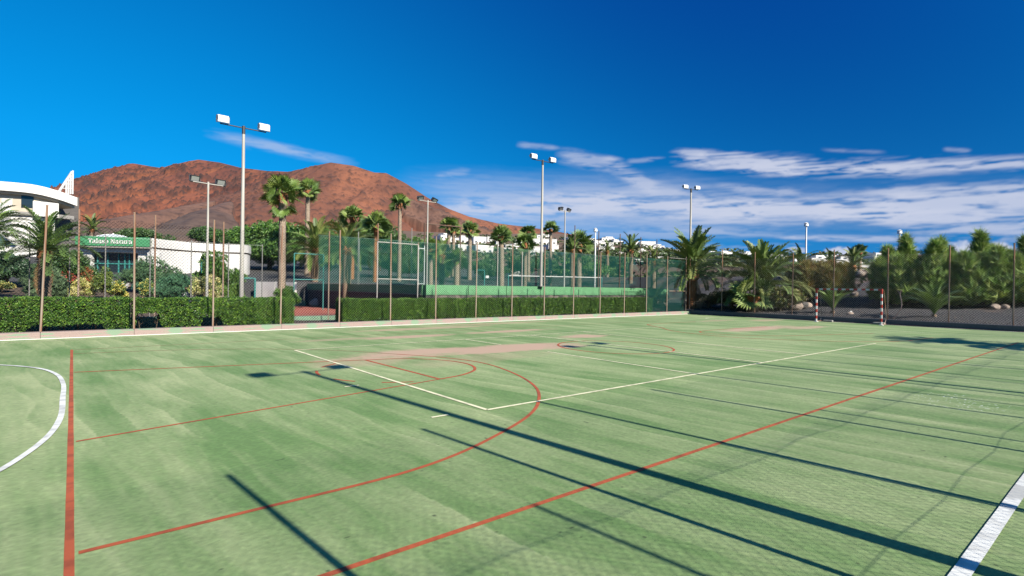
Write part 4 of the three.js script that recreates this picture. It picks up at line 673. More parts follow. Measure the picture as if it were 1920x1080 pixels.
// ---------------------------------------------------------------- trees and shrubs
function crownPlaces(seed, rx, ry, rz, n, size, shell = 0.55, lumps = 9) {
  const r = rng(seed), L = []; for (let i = 0; i < lumps; i++) { const d = randDir(r, 0.15), k = 0.45 + 0.35 * r(); L.push([d.x * rx * k, d.y * ry * k, d.z * rz * k, 0.38 + 0.25 * r()]); }
  const out = []; for (let i = 0; i < n; i++) { const l = L[Math.floor(r() * lumps)], d = randDir(r, 0.1), q = Math.pow(r(), 0.35) * (1 - 0.25 * (1 - shell)); out.push([l[0] + d.x * rx * l[3] * q, l[1] + d.y * ry * l[3] * q, l[2] + d.z * rz * l[3] * q, size * (0.7 + 0.6 * r())]); }
  return [out, L];
}
function tree(name, label, u, v, base, h, rx, ry, o) {
  const t = thing(name, label, o.cat || 'tree', W(u, v, base), 0, o.group), cy = h - ry;
  const [pl, L] = crownPlaces(o.seed, rx, ry, o.rz ?? rx, o.n, o.size, 0.5, o.lumps ?? 10);
  for (const p of pl) p[1] += cy;
  foliage(t, 'crown', o.geo || GEO.broad, o.mat || leafMats.gloss, pl, o.colour);
  const br = [rod([0, -0.15, 0], [0, Math.max(0.3, cy * 0.8), 0], o.tr ?? 0.18, (o.tr ?? 0.18) * 0.7, 8)];
  for (const l of L) br.push(rod([0, Math.max(0.2, cy * 0.6), 0], [l[0] * 0.9, cy + l[1] * 0.9, l[2] * 0.9], (o.tr ?? 0.18) * 0.4, 0.02, 5));
  part(t, 'trunk', merge(br), M.twig); return t;
}
const greens = pal([[0.045, 0.115, 0.014], [0.07, 0.16, 0.018], [0.03, 0.085, 0.012], [0.10, 0.19, 0.025]], 0.3), darkG = pal([[0.03, 0.075, 0.018], [0.045, 0.10, 0.022], [0.065, 0.13, 0.025]], 0.3);
const treeAt = (label, px, depth, topY, botY, wpx, o) => { const b = bearing(px, depth), g = T(b.u, b.v), top = level(px, topY, depth), bot = Math.max(g + 0.1, level(px, botY, depth)); return tree(o.name || 'broadleaf_tree', label, b.u, b.v, g, top - g, wpx / 2 / CAM.f * depth, (top - bot) / 2, { colour: greens, ...o }); };
treeAt('big dense green tree behind the white building end', 505, 64, 418, 520, 175, { seed: 51, n: 5200, size: 0.42, lumps: 16, tr: 0.3 });
treeAt('dark green tree behind the two-tier fan palm', 585, 72, 425, 520, 110, { seed: 52, n: 3000, size: 0.42, lumps: 12 });
treeAt('rounded green tree over the middle of the white building roof', 385, 78, 432, 480, 110, { seed: 53, n: 2600, size: 0.42, lumps: 10, colour: darkG });
treeAt('low dark trees over the right end of the green sign', 268, 80, 428, 470, 110, { seed: 54, n: 1800, size: 0.4, lumps: 8, colour: darkG });
treeAt('olive and rust crowned tree left of the orange-trunked palm', 640, 84, 420, 500, 150, { seed: 55, n: 3400, size: 0.45, lumps: 14, colour: pal([[0.09, 0.12, 0.02], [0.13, 0.085, 0.02], [0.05, 0.10, 0.02], [0.15, 0.10, 0.025]], 0.3) });
treeAt('dark tree between the bushy and the lone fan palms', 712, 80, 415, 500, 110, { seed: 56, n: 2600, size: 0.45, lumps: 11, colour: darkG });
treeAt('round green tree right of the lone slender fan palm', 788, 90, 438, 510, 80, { seed: 57, n: 2000, size: 0.45 });
treeAt('green tree seen through the netting under the lone palm', 730, 62, 460, 530, 130, { seed: 58, n: 2600, size: 0.4, colour: darkG });
treeAt('green tree seen through the netting at the corner mast', 815, 66, 478, 530, 90, { seed: 59, n: 1800, size: 0.4, colour: darkG });
treeAt('shrubby tree behind the small teal door frame', 905, 74, 490, 530, 90, { seed: 60, n: 1600, size: 0.42, colour: darkG });
treeAt('shrubby tree behind the middle mast', 1010, 84, 480, 525, 120, { seed: 61, n: 2200, size: 0.45, colour: darkG });
treeAt('shrubby tree left of the dusty palms above the tennis net', 1090, 80, 484, 530, 110, { seed: 62, n: 2200, size: 0.45, colour: greens });
treeAt('shrubby tree above the right end of the tennis net', 1160, 92, 480, 515, 70, { seed: 63, n: 1400, size: 0.45, colour: darkG });
treeAt('dark garden tree under the arching palm', 115, 30, 470, 560, 100, { seed: 64, n: 2600, size: 0.22, lumps: 12, colour: darkG });
treeAt('dark garden tree at the left picture edge', 10, 31, 478, 560, 120, { seed: 65, n: 2600, size: 0.22, lumps: 12, colour: pal([[0.02, 0.05, 0.02], [0.03, 0.075, 0.025]], 0.3) });
treeAt('spreading blue-green tree left of the building wall', 282, 33, 488, 562, 100, { seed: 66, n: 2600, size: 0.2, lumps: 14, geo: GEO.spray, colour: pal([[0.05, 0.12, 0.05], [0.08, 0.16, 0.06]], 0.3), mat: leafMats.dull });
treeAt('round green tree in front of the white building wall', 408, 33, 482, 560, 95, { seed: 67, n: 2600, size: 0.19, lumps: 11 });
treeAt('blue-green feathery shrub mass below the green sign', 330, 30.5, 520, 565, 130, { name: 'shrub', cat: 'shrub', seed: 68, n: 1800, size: 0.2, geo: GEO.spray, colour: pal([[0.04, 0.13, 0.06], [0.06, 0.16, 0.07]], 0.3), mat: leafMats.dull });
treeAt('leafy shrub at the foot of the two-tier fan palm', 540, 31, 540, 575, 46, { name: 'shrub', cat: 'shrub', seed: 69, n: 800, size: 0.17 });
treeAt('grey-green feathery shrub below the arching palm', 78, 27.5, 505, 570, 90, { name: 'shrub', cat: 'shrub', seed: 70, n: 1400, size: 0.2, geo: GEO.spray, colour: pal([[0.08, 0.14, 0.06], [0.11, 0.18, 0.08]], 0.3), mat: leafMats.dull });
for (const [lb, px, d, t, b, w, list, sd] of [
  ['bright yellow variegated shrub left of the round green one', 150, 28.5, 523, 565, 48, [[0.50, 0.44, 0.15], [0.52, 0.48, 0.22], [0.22, 0.26, 0.05]], 80],
  ['rust orange croton shrub behind the yellow one', 160, 30, 503, 545, 36, [[0.35, 0.09, 0.02], [0.22, 0.07, 0.02], [0.12, 0.09, 0.02]], 81],
  ['red-leaved shrub left of the orange croton', 124, 29.2, 506, 565, 40, [[0.45, 0.055, 0.035], [0.32, 0.05, 0.03], [0.10, 0.08, 0.03], [0.05, 0.08, 0.025]], 82],
  ['round green clipped shrub right of the orange croton', 195, 28.6, 503, 560, 38, [[0.12, 0.18, 0.03], [0.18, 0.23, 0.04], [0.07, 0.12, 0.02]], 83],
  ['small yellow shrub right of the round green one', 221, 29, 527, 562, 36, [[0.52, 0.45, 0.10], [0.30, 0.32, 0.06], [0.08, 0.16, 0.04]], 84],
  ['large pale yellow shrub beside the slim left mast', 388, 28.3, 518, 566, 62, [[0.50, 0.45, 0.18], [0.52, 0.49, 0.25], [0.20, 0.25, 0.05]], 85],
  ['small yellow-tipped shrub between the two garden fences', 276, 29, 526, 556, 26, [[0.5, 0.44, 0.1], [0.08, 0.17, 0.05], [0.07, 0.15, 0.05]], 86],
  ['pale yellow shrub at the left picture edge', 4, 29, 528, 566, 34, [[0.5, 0.44, 0.14], [0.10, 0.16, 0.04]], 87],
  ['bright green shrub at the foot of the tall left mast', 440, 29, 530, 566, 44, [[0.09, 0.18, 0.025], [0.14, 0.23, 0.03]], 88],
]) treeAt(lb, px, d, t, b, w, { name: 'shrub', cat: 'shrub', group: 'garden shrubs', seed: sd, n: 700, size: 0.15, lumps: 8, geo: GEO.croton, colour: pal(list, 0.25, 1.5), tr: 0.04 });
// feathery trees on the black slope, behind the end fence
const feather = pal([[0.09, 0.155, 0.022], [0.14, 0.21, 0.03], [0.055, 0.11, 0.018], [0.18, 0.22, 0.045]], 0.3, 2.1), rusty = pal([[0.15, 0.14, 0.025], [0.20, 0.165, 0.03], [0.11, 0.125, 0.025], [0.20, 0.11, 0.03]], 0.3, 1.6);
for (const [lb, px, d, t, b, w, sd, col] of [
  ['feathery dark green tree just right of the goal', 1698, 37.5, 448, 582, 165, 91, feather],
  ['feathery tree between the third and second fence posts from the right', 1762, 37, 457, 582, 110, 92, feather],
  ['pointed bright green feathery tree right of the young palm', 1836, 35, 444, 582, 135, 93, feather],
  ['feathery tree at the right picture edge', 1922, 34, 452, 582, 120, 94, feather],
  ['low feathery tree filling in before the pointed one', 1800, 35.5, 500, 582, 90, 95, feather],
  ['olive brown bush left of the goal under the lone lamp post', 1515, 41.5, 499, 550, 95, 96, rusty],
  ['olive brown bush above the left half of the goal', 1558, 40.5, 500, 550, 80, 97, rusty],
]) {
  const c = bearing(px, d), g = T(c.u, c.v), H = level(px, t, d) - g, low = Math.max(0.25, level(px, b, d) - g), R = w / 2 / CAM.f * d, r = rng(sd), tr = thing('feathery_tree', lb, 'tree', W(c.u, c.v, g)), pl = [], br = [], squat = H < 3.2;
  const stems = squat ? 9 : 8;
  for (let k = 0; k < stems; k++) {
    const a = k * 2.4 + r(), q = k ? R * (0.35 + 0.5 * r()) : 0, hx = Math.cos(a) * q, hz = Math.sin(a) * q, hh = k ? H * (squat ? 0.72 + 0.25 * r() : 0.50 + 0.38 * r()) : H, rad = R * (0.42 + 0.3 * r());
    br.push(rod([0, -0.2, 0], [hx * 0.7, hh * 0.5, hz * 0.7], 0.09, 0.05, 6), rod([hx * 0.7, hh * 0.5, hz * 0.7], [hx, hh * 0.96, hz], 0.05, 0.012, 5));
    const n = 430;
    for (let i = 0; i < n; i++) { const f = Math.pow(r(), 0.8), y = mix(low, hh, f), env = rad * Math.pow(1 - f, 0.8) * (0.35 + 0.65 * ss(0, 0.2, f)) + 0.06, z = randDir(r), m = env * Math.pow(r(), 0.4) * (0.7 + 0.7 * vn(y * 2.2 + k * 7, a * 3 + Math.atan2(z.x, z.z) * 1.2)); pl.push([mix(hx * 0.6, hx, f) + z.x * m, y + z.y * 0.25, mix(hz * 0.6, hz, f) + z.z * m, 0.34 + 0.34 * r(), 1.7, 1.1]); }
  }
  foliage(tr, 'crown', GEO.spray, leafMats.dull, pl, col); part(tr, 'trunk', merge(br), M.twig);
}
treeAt('yellowing creeper bush heaped right of the squat fan palm', 1462, 38.3, 540, 592, 80, { name: 'shrub', cat: 'shrub', seed: 98, n: 1600, size: 0.2, lumps: 12, colour: pal([[0.12, 0.16, 0.03], [0.20, 0.20, 0.04], [0.16, 0.10, 0.04], [0.07, 0.11, 0.02]], 0.3) });
treeAt('small green thicket under the leaning palm', 1330, 42.5, 548, 592, 60, { name: 'shrub', cat: 'shrub', seed: 100, n: 1000, size: 0.22, lumps: 10, colour: pal([[0.03, 0.06, 0.02], [0.05, 0.07, 0.025], [0.09, 0.07, 0.035]], 0.3) });
treeAt('yellow flowering sprig at the foot of the far left hedge', 113, 18.6, 588, 606, 16, { name: 'shrub', cat: 'shrub', seed: 102, n: 60, size: 0.09, lumps: 4, geo: GEO.croton, colour: pal([[0.55, 0.40, 0.02], [0.10, 0.15, 0.02]], 0.2, 1.1), tr: 0.01 });
treeAt('dark thicket behind the fence between the two big palms', 1372, 41, 545, 592, 90, { name: 'shrub', cat: 'shrub', seed: 99, n: 1600, size: 0.22, lumps: 12, colour: pal([[0.025, 0.05, 0.015], [0.05, 0.06, 0.025], [0.08, 0.06, 0.03]], 0.3) });
// ---------------------------------------------------------------- rocks
const rockGeo = [0, 1, 2].map(k => { const g = new THREE.IcosahedronGeometry(0.5, 2), p = g.attributes.position; for (let i = 0; i < p.count; i++) { const x = p.getX(i), y = p.getY(i), z = p.getZ(i), s = 0.75 + 0.55 * fbm(x * 2.2 + k * 9 + 20, y * 2.2 + z * 1.7 + 20, 3); p.setXYZ(i, x * s, y * s * 0.8, z * s); } g.computeVertexNormals(); return g; });
const paleRock = std(C(0.46, 0.36, 0.29), 0.95, { map: mottleTex });
for (const [lb, px, d, y, s, mat] of [
  ['pale boulder left of the goal beside the yellowing bush', 1492, 38.2, 560, 0.9, M.rock], ['grey boulder next to the pale one left of the goal', 1505, 38.4, 563, 0.8, M.basalt], ['small flat stone in front of the boulders left of the goal', 1514, 38.8, 552, 0.6, paleRock],
  ['left boulder on the ridge above the goal', 1584, 48.5, 508, 0.8, M.basalt], ['right boulder on the ridge above the goal', 1612, 48, 508, 0.9, M.rock], ['small boulder between the two ridge boulders', 1598, 49, 509, 0.55, M.basalt], ['pinkish stone at the right end of the ridge', 1628, 47.5, 510, 0.55, paleRock],
  ['long pale rock under the goal crossbar line', 1602, 42, 536, 0.55, paleRock], ['sunlit cream rock under the pointed feathery tree', 1866, 33.5, 552, 0.45, paleRock], ['brown rock beside the sunlit cream rock', 1884, 33.5, 556, 0.4, M.rock], ['small pale stone on the gravel inside the goal', 1595, 34.3, 592, 0.3, paleRock], ['tiny white stone on the gravel between the goal posts', 1596, 35, 582, 0.12, M.white],
  ['white painted stone beside the garden path', 420, 34, 546, 0.5, M.white], ['white boulder above the hedge near the slim left mast', 370, 27, 556, 0.5, M.white], ['pale rock by the back kerb of the clay floor', 597, 45, 561, 1.1, paleRock],
]) { const b = bearing(px, d), g = T(b.u, b.v); const k = px % 3, m = single('rock', rockGeo[k], mat, lb, 'rock', null, W(b.u, b.v, Math.max(g + s * 0.18, Math.min(level(px, y, d), g + s * 0.3)))); m.scale.set(s * 1.3, s, s); m.rotation.y = px; }
console.log('stage plants');
// ---------------------------------------------------------------- buildings behind the garden
const V2 = b => new THREE.Vector2(b.u, -b.v);
function curvePts(list, n) { return new THREE.CatmullRomCurve3(list.map(([px, Z]) => { const b = bearing(px, Z); return new THREE.Vector3(b.u, 0, -b.v); }), false, 'centripetal').getPoints(n); }
function polyWall(pts, y0, y1, off, thick) {               // upright band that follows plan points; off > 0 moves it towards the viewer's side (left of travel)
  const front = [], backp = [];
  pts.forEach((p, i) => { const a = pts[Math.max(0, i - 1)], b = pts[Math.min(pts.length - 1, i + 1)], d = b.clone().sub(a).normalize(), n = new THREE.Vector3(-d.z, 0, d.x); front.push(p.clone().addScaledVector(n, off)); backp.push(p.clone().addScaledVector(n, off - thick)); });
  const pos = [], quad = (a, b, c, d) => { for (const p of [a, b, c, a, c, d]) pos.push(p.x, p.y, p.z); }, Y = (p, y) => new THREE.Vector3(p.x, y, p.z), n = pts.length - 1;
  for (let i = 0; i < n; i++) { const f = front[i], g = front[i + 1], b = backp[i], c = backp[i + 1]; quad(Y(f, y0), Y(g, y0), Y(g, y1), Y(f, y1)); quad(Y(c, y0), Y(b, y0), Y(b, y1), Y(c, y1)); quad(Y(f, y1), Y(g, y1), Y(c, y1), Y(b, y1)); quad(Y(b, y0), Y(c, y0), Y(g, y0), Y(f, y0)); }
  quad(Y(backp[0], y0), Y(front[0], y0), Y(front[0], y1), Y(backp[0], y1)); quad(Y(front[n], y0), Y(backp[n], y0), Y(backp[n], y1), Y(front[n], y1));
  const g = tris(pos), p = g.attributes.position, u = g.attributes.uv; for (let i = 0; i < p.count; i++) u.setXY(i, (p.getX(i) + p.getZ(i)) * 0.12, p.getY(i) * 0.12); return g;
}
function curveY(list, edge, n) { const h = list.map(([px, py], i) => new THREE.Vector3(i, level(px, py, edge[i][1]), 0)); return new THREE.CatmullRomCurve3(h, false, 'centripetal').getPoints(n).map(p => p.y); }
function plate(pts, tops, th, off, depth) {                // thick plate whose front edge follows plan points at given heights
  const F = [], B = []; pts.forEach((k, i) => { const a = pts[Math.max(0, i - 1)], c = pts[Math.min(pts.length - 1, i + 1)], d = c.clone().sub(a).normalize(), n = new THREE.Vector3(-d.z, 0, d.x); F.push(k.clone().addScaledVector(n, off).setY(tops[i])); B.push(k.clone().addScaledVector(n, -depth).setY(tops[i])); });
  const pos = [], dn = p => p.clone().setY(p.y - th), quad = (a, b, c, d) => { for (const p of [a, b, c, a, c, d]) pos.push(p.x, p.y, p.z); }, n = pts.length - 1;
  for (let i = 0; i < n; i++) { quad(dn(F[i]), dn(F[i + 1]), F[i + 1], F[i]); quad(F[i], F[i + 1], B[i + 1], B[i]); quad(dn(B[i]), dn(B[i + 1]), dn(F[i + 1]), dn(F[i])); quad(dn(B[i + 1]), dn(B[i]), B[i], B[i + 1]); }
  quad(dn(B[0]), dn(F[0]), F[0], B[0]); quad(dn(F[n]), dn(B[n]), B[n], F[n]); return tris(pos);
}
const font = await new FontLoader().loadAsync('fonts/droid/droid_serif_bold.typeface.json');
{
  const b = thing('spa_building', 'long low white building with a green sign band and curved wall', 'building', W(0, 0, 0));
  const sg = curvePts([[146, 45.0], [284, 45.8]], 6), wall = curvePts([[284, 45.8], [305, 47.2], [335, 49.0], [370, 50.6], [410, 51.6], [457, 52.3]], 24), turn = curvePts([[457, 52.3], [463, 52.9], [467, 54.2], [468, 60]], 12);
  const top = 5.62, dir = sg[6].clone().sub(sg[0]).normalize(), ang = Math.atan2(-dir.z, dir.x);
  part(b, 'wall', polyWall(wall, 2.6, 4.72, 0, 0.4), M.white); part(b, 'wall', polyWall(turn, 2.6, 4.72, 0, 0.4), M.white);
  part(b, 'parapet', polyWall(wall, 4.86, top, 0.1, 0.5), M.white); part(b, 'parapet', polyWall(turn, 4.86, top, 0.1, 0.5), M.white);
  part(b, 'shadow_groove_band', polyWall(wall, 4.72, 4.86, -0.12, 0.3), std(C(0.33, 0.25, 0.18), 0.9)); part(b, 'shadow_groove_band', polyWall(turn, 4.72, 4.86, -0.12, 0.3), std(C(0.33, 0.25, 0.18), 0.9));  // recessed strip under the parapet; its brown paints in the groove's shadow line
  part(b, 'plinth', polyWall(wall, 0.6, 2.6, 0.05, 0.5), M.basalt); part(b, 'plinth', polyWall(turn, 0.6, 2.6, 0.1, 0.5), M.basalt);
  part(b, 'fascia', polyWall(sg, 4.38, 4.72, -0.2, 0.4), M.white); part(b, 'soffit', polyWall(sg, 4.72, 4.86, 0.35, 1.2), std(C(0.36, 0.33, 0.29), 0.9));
  const sign = part(b, 'sign_band', polyWall(sg, 4.86, top + 0.02, 0.42, 0.3), M.greenSign);
  const text = new TextGeometry('Talaso Natura', { font, size: 0.385, depth: 0.04, curveSegments: 4 }); text.computeBoundingBox(); const tw = text.boundingBox.max.x, s0 = bearing(164, 44.7), s1 = bearing(247, 45.2), want = Math.hypot(s1.u - s0.u, s1.v - s0.v);
  text.scale(want / tw, 1, 1); const lt = part(sign, 'lettering', text, M.white, s0.u, 5.06, -s0.v + 0.0); lt.rotation.y = ang; { const n = new THREE.Vector3(-dir.z, 0, dir.x); lt.position.copy(W(s0.u, s0.v, 5.06)); const p0 = sg[0], k = n.dot(lt.position.clone().sub(p0)); lt.position.addScaledVector(n, 0.425 - k); }
  // entrance: white piers, dark glass and teal frames
  const along = (px) => { const q = bearing(px, 45.3); const p = new THREE.Vector3(q.u, 0, -q.v).sub(sg[0]); return p.dot(dir); };
  const spot = (x, y, back) => { const n = new THREE.Vector3(-dir.z, 0, dir.x); return sg[0].clone().addScaledVector(dir, x).addScaledVector(n, -back).setY(y); };
  const put = (name, w, h, d, px, y, back, mat) => { const m = part(b, name, box(w, h, d), mat); m.position.copy(spot(along(px), y, back)); m.rotation.y = ang; return m; };
  put('wall', 1.6, 3.2, 0.4, 150, 2.8, 0.6, M.white); put('wall', 1.7, 3.2, 0.4, 268, 2.8, 0.6, M.white);
  put('glazing', 4.2, 2.6, 0.05, 208, 3.05, 1.0, M.glassDark);
  for (const px of [172, 190, 209, 220, 228, 246]) put('door_frame', 0.09, 2.6, 0.09, px, 3.05, 0.94, M.teal);
  put('door_frame', 4.2, 0.09, 0.1, 209, 3.4, 0.93, M.teal); put('alarm_light', 0.12, 0.16, 0.1, 256, 3.75, 0.36, M.red);
  const win = bearing(388, 50.7); const wm = part(b, 'window', box(0.9, 1.5, 0.12), M.glassDark); wm.position.copy(W(win.u, win.v, 3.5)); wm.rotation.y = ang + 0.1; part(wm, 'window_frame', merge([box(0.08, 1.6, 0.16, -0.46, 0, 0.02), box(0.08, 1.6, 0.16, 0.46, 0, 0.02), box(1.0, 0.08, 0.16, 0, 0.78, 0.02)]), M.teal);
  const rf = []; const roof = new THREE.Shape(); [...sg, ...wall.slice(1), ...turn.slice(1)].forEach((p, i) => i ? roof.lineTo(p.x, -p.z) : roof.moveTo(p.x, -p.z)); const c = bearing(180, 62); roof.lineTo(c.u, c.v); roof.closePath(); const rg = new THREE.ExtrudeGeometry(roof, { depth: 0.2, bevelEnabled: false }); rg.rotateX(-Math.PI / 2); part(b, 'roof', rg, M.concrete, 0, 5.2, 0);
  const q = bearing(211, 48.5), dg = new THREE.SphereGeometry(1.62, 28, 8, 0, Math.PI * 2, 0, Math.PI / 2); dg.scale(1, 0.46, 1);
  const dome = part(b, 'skylight_dome', dg, new THREE.MeshPhysicalMaterial({ color: C(0.66, 0.70, 0.70), roughness: 0.3, side: THREE.DoubleSide }), q.u, 5.38, -q.v); for (let k = 0; k < 6; k++) { const pts = []; for (let i = 0; i <= 8; i++) { const a = i / 8 * Math.PI / 2; pts.push([Math.cos(k * 1.047) * 1.64 * Math.sin(a), 0.752 * Math.cos(a), Math.sin(k * 1.047) * 1.64 * Math.sin(a)]); } part(dome, 'rib', tube(pts, 0.028, 5, 16), M.whiteMetal); } part(dome, 'finial', new THREE.SphereGeometry(0.09, 8, 6), M.whiteMetal, 0, 0.77, 0);
}
{
  const b = thing('villa_building', 'white flat-roofed building with a curved roof edge and dark stone wall', 'building', W(0, 0, 0));
  const edge = [[-130, 60], [-60, 60], [0, 60.5], [60, 61.5], [100, 63], [139, 65]], pts = curvePts(edge, 30);
  const slab = (y, th, mat, name, off, l0 = 0, l1 = 30, depth = 11) => { const p = pts.slice(l0, l1 + 1), s = new THREE.Shape(), f = [], g = []; p.forEach((k, i) => { const a = p[Math.max(0, i - 1)], c = p[Math.min(p.length - 1, i + 1)], d = c.clone().sub(a).normalize(), n = new THREE.Vector3(-d.z, 0, d.x); f.push(k.clone().addScaledVector(n, off)); g.push(k.clone().addScaledVector(n, -depth)); }); [...f, ...g.reverse()].forEach((k, i) => i ? s.lineTo(k.x, -k.z) : s.moveTo(k.x, -k.z)); s.closePath(); const e = new THREE.ExtrudeGeometry(s, { depth: th, bevelEnabled: true, bevelSize: 0.05, bevelThickness: 0.05, bevelSegments: 2 }); e.rotateX(-Math.PI / 2); return part(b, name, e, mat, 0, y, 0); };
  const cream = std(C(0.70, 0.62, 0.48), 0.8, { map: mottleTex });
  { // gently sloping roof plate with an upright fascia
    const top = curveY([[-130, 336], [-60, 338], [0, 341], [60, 347], [100, 357], [139, 371]], edge, 30), g = [];
    part(b, 'roof', plate(pts, top, 1.0, 0.4, 11), M.white); part(b, 'roof_soffit', plate(pts, top.map(y => y - 1.02), 0.25, -0.1, 10.5), cream);
  }
  slab(9.35, 0.35, M.concrete, 'balcony_floor', -0.3, 12, 30, 9);
  part(b, 'rear_wall', polyWall(pts.slice(0, 24), 3, 12.2, -0.6, 0.4), cream);
  const bal = part(b, 'balcony_wall', polyWall(pts.slice(18, 26), 9.3, 11.0, 0.2, 0.3), M.white); part(b, 'side_wall', polyWall(pts.slice(23, 26), 9.7, 11.35, -0.75, 0.3), M.white);
  part(b, 'stone_wall', polyWall(curvePts([[98, 65.5], [152, 68.5]], 6), 2, 12.6, -0.6, 0.8), std(C(0.17, 0.155, 0.145), 0.95, { map: grainTex, bumpMap: bumpTex, bumpScale: 0.08 }));
  part(b, 'column', polyWall(pts.slice(24, 26), 5, 9.4, -0.7, 0.6), M.white);
  part(b, 'lower_wall', polyWall(pts.slice(6, 24), 3, 9.3, -0.55, 0.4), M.white);
  const w = bearing(50, 61.75), wm = part(b, 'window', box(1.1, 1.5, 0.2), M.glassDark); wm.position.copy(W(w.u, w.v, 11.0)); wm.rotation.y = -0.25;
  const rl = bearing(8, 58.8); for (let i = 0; i < 9; i++) { const q = bearing(2 + i * 2.3, 59); part(b, 'railing_bar', rod([q.u, 9.9, -q.v], [q.u, 10.9, -q.v], 0.03, 0.03, 5), M.whiteMetal); }
  const ramp = bearing(-4, 57.6), rp = part(b, 'stair_wall', (() => { const s = new THREE.Shape(); s.moveTo(-3, 0); s.lineTo(2.0, 0); s.lineTo(-3, 3.2); s.closePath(); const g = new THREE.ExtrudeGeometry(s, { depth: 0.25, bevelEnabled: false }); return g; })(), M.white); rp.position.copy(W(ramp.u, ramp.v, 9.0)); rp.rotation.y = -0.6;
  // roof lattice
  const lt = thing('roof_lattice', 'white slanted lattice frame on top of the curved roof', 'lattice', W(0, 0, 12.2)), P = (px, py) => { const q = bearing(px, 66.5); return [q.u, level(px, py, 66.5) - 12.2, -q.v]; };
  part(lt, 'slanted_beam', rod(P(107, 362), P(133, 322), 0.16), M.white); for (const [x, y] of [[122, 337], [126, 331], [130, 326], [134, 320]]) part(lt, 'upright', rod(P(x, 364), P(x, y), 0.09), M.white); for (const [x0, x1, y] of [[113, 134, 353], [118, 134, 345], [121, 135, 338], [126, 135, 330]]) part(lt, 'crosspiece', rod(P(x0, y), P(x1, y + 1), 0.06), M.white);
}
// garden path and its white edging
{
  const pos = [], uv = [], path = [[5.4, 29.5], [6.6, 32], [7.2, 35], [6.9, 38.5], [5.4, 41.5], [3.5, 43.5]], c = smooth(path, 30), w = 1.7;
  for (let i = 0; i < 30; i++) { const q = [c[i], c[i + 1]].map(([u, v]) => [[u - w, v], [u + w, v]]); const e = ([u, v]) => [u, T(u, v) + 0.09, -v]; for (const p of [q[0][0], q[0][1], q[1][1], q[0][0], q[1][1], q[1][0]]) { pos.push(...e(p)); uv.push(p[0] * 0.4, p[1] * 0.4); } }
  const g = new THREE.BufferGeometry(); g.setAttribute('position', new THREE.Float32BufferAttribute(pos, 3)); g.setAttribute('uv', new THREE.Float32BufferAttribute(uv, 2)); g.computeVertexNormals(); struct('garden_path', g, std(C(0.30, 0.165, 0.11), 0.95, { map: grainTex }));
  const ed = thing('path_edging', 'white masonry edging blocks along the brown garden path', 'edging', W(0, 0, 0)); for (let i = 3; i < 30; i += 2) for (const s of [-1, 1]) { const [u, v] = c[i]; const m = part(ed, 'edging_block', bevelBox(0.3, 0.42, 0.7, 0.03), M.white, u + s * (w + 0.2), T(u + s * (w + 0.2), v) - 0.1, -v); m.rotation.y = 0.1 * i; }
  const lw = thing('garden_wall', 'low white wall behind the trunk of the two-tier palm', 'wall', W(0, 0, 0)); { const y = level(500, 538, 43); part(lw, 'wall_block', polyWall(curvePts([[480, 43], [503, 42.6], [515, 42.3]], 6), y - 1.2, y + 0.42, 0, 0.3), M.white); part(lw, 'wall_block', polyWall(curvePts([[516, 42.3], [535, 41.8], [550, 41.3]], 6), y - 1.2, y + 0.40, 0, 0.3), M.white); }
}
console.log('stage buildings');
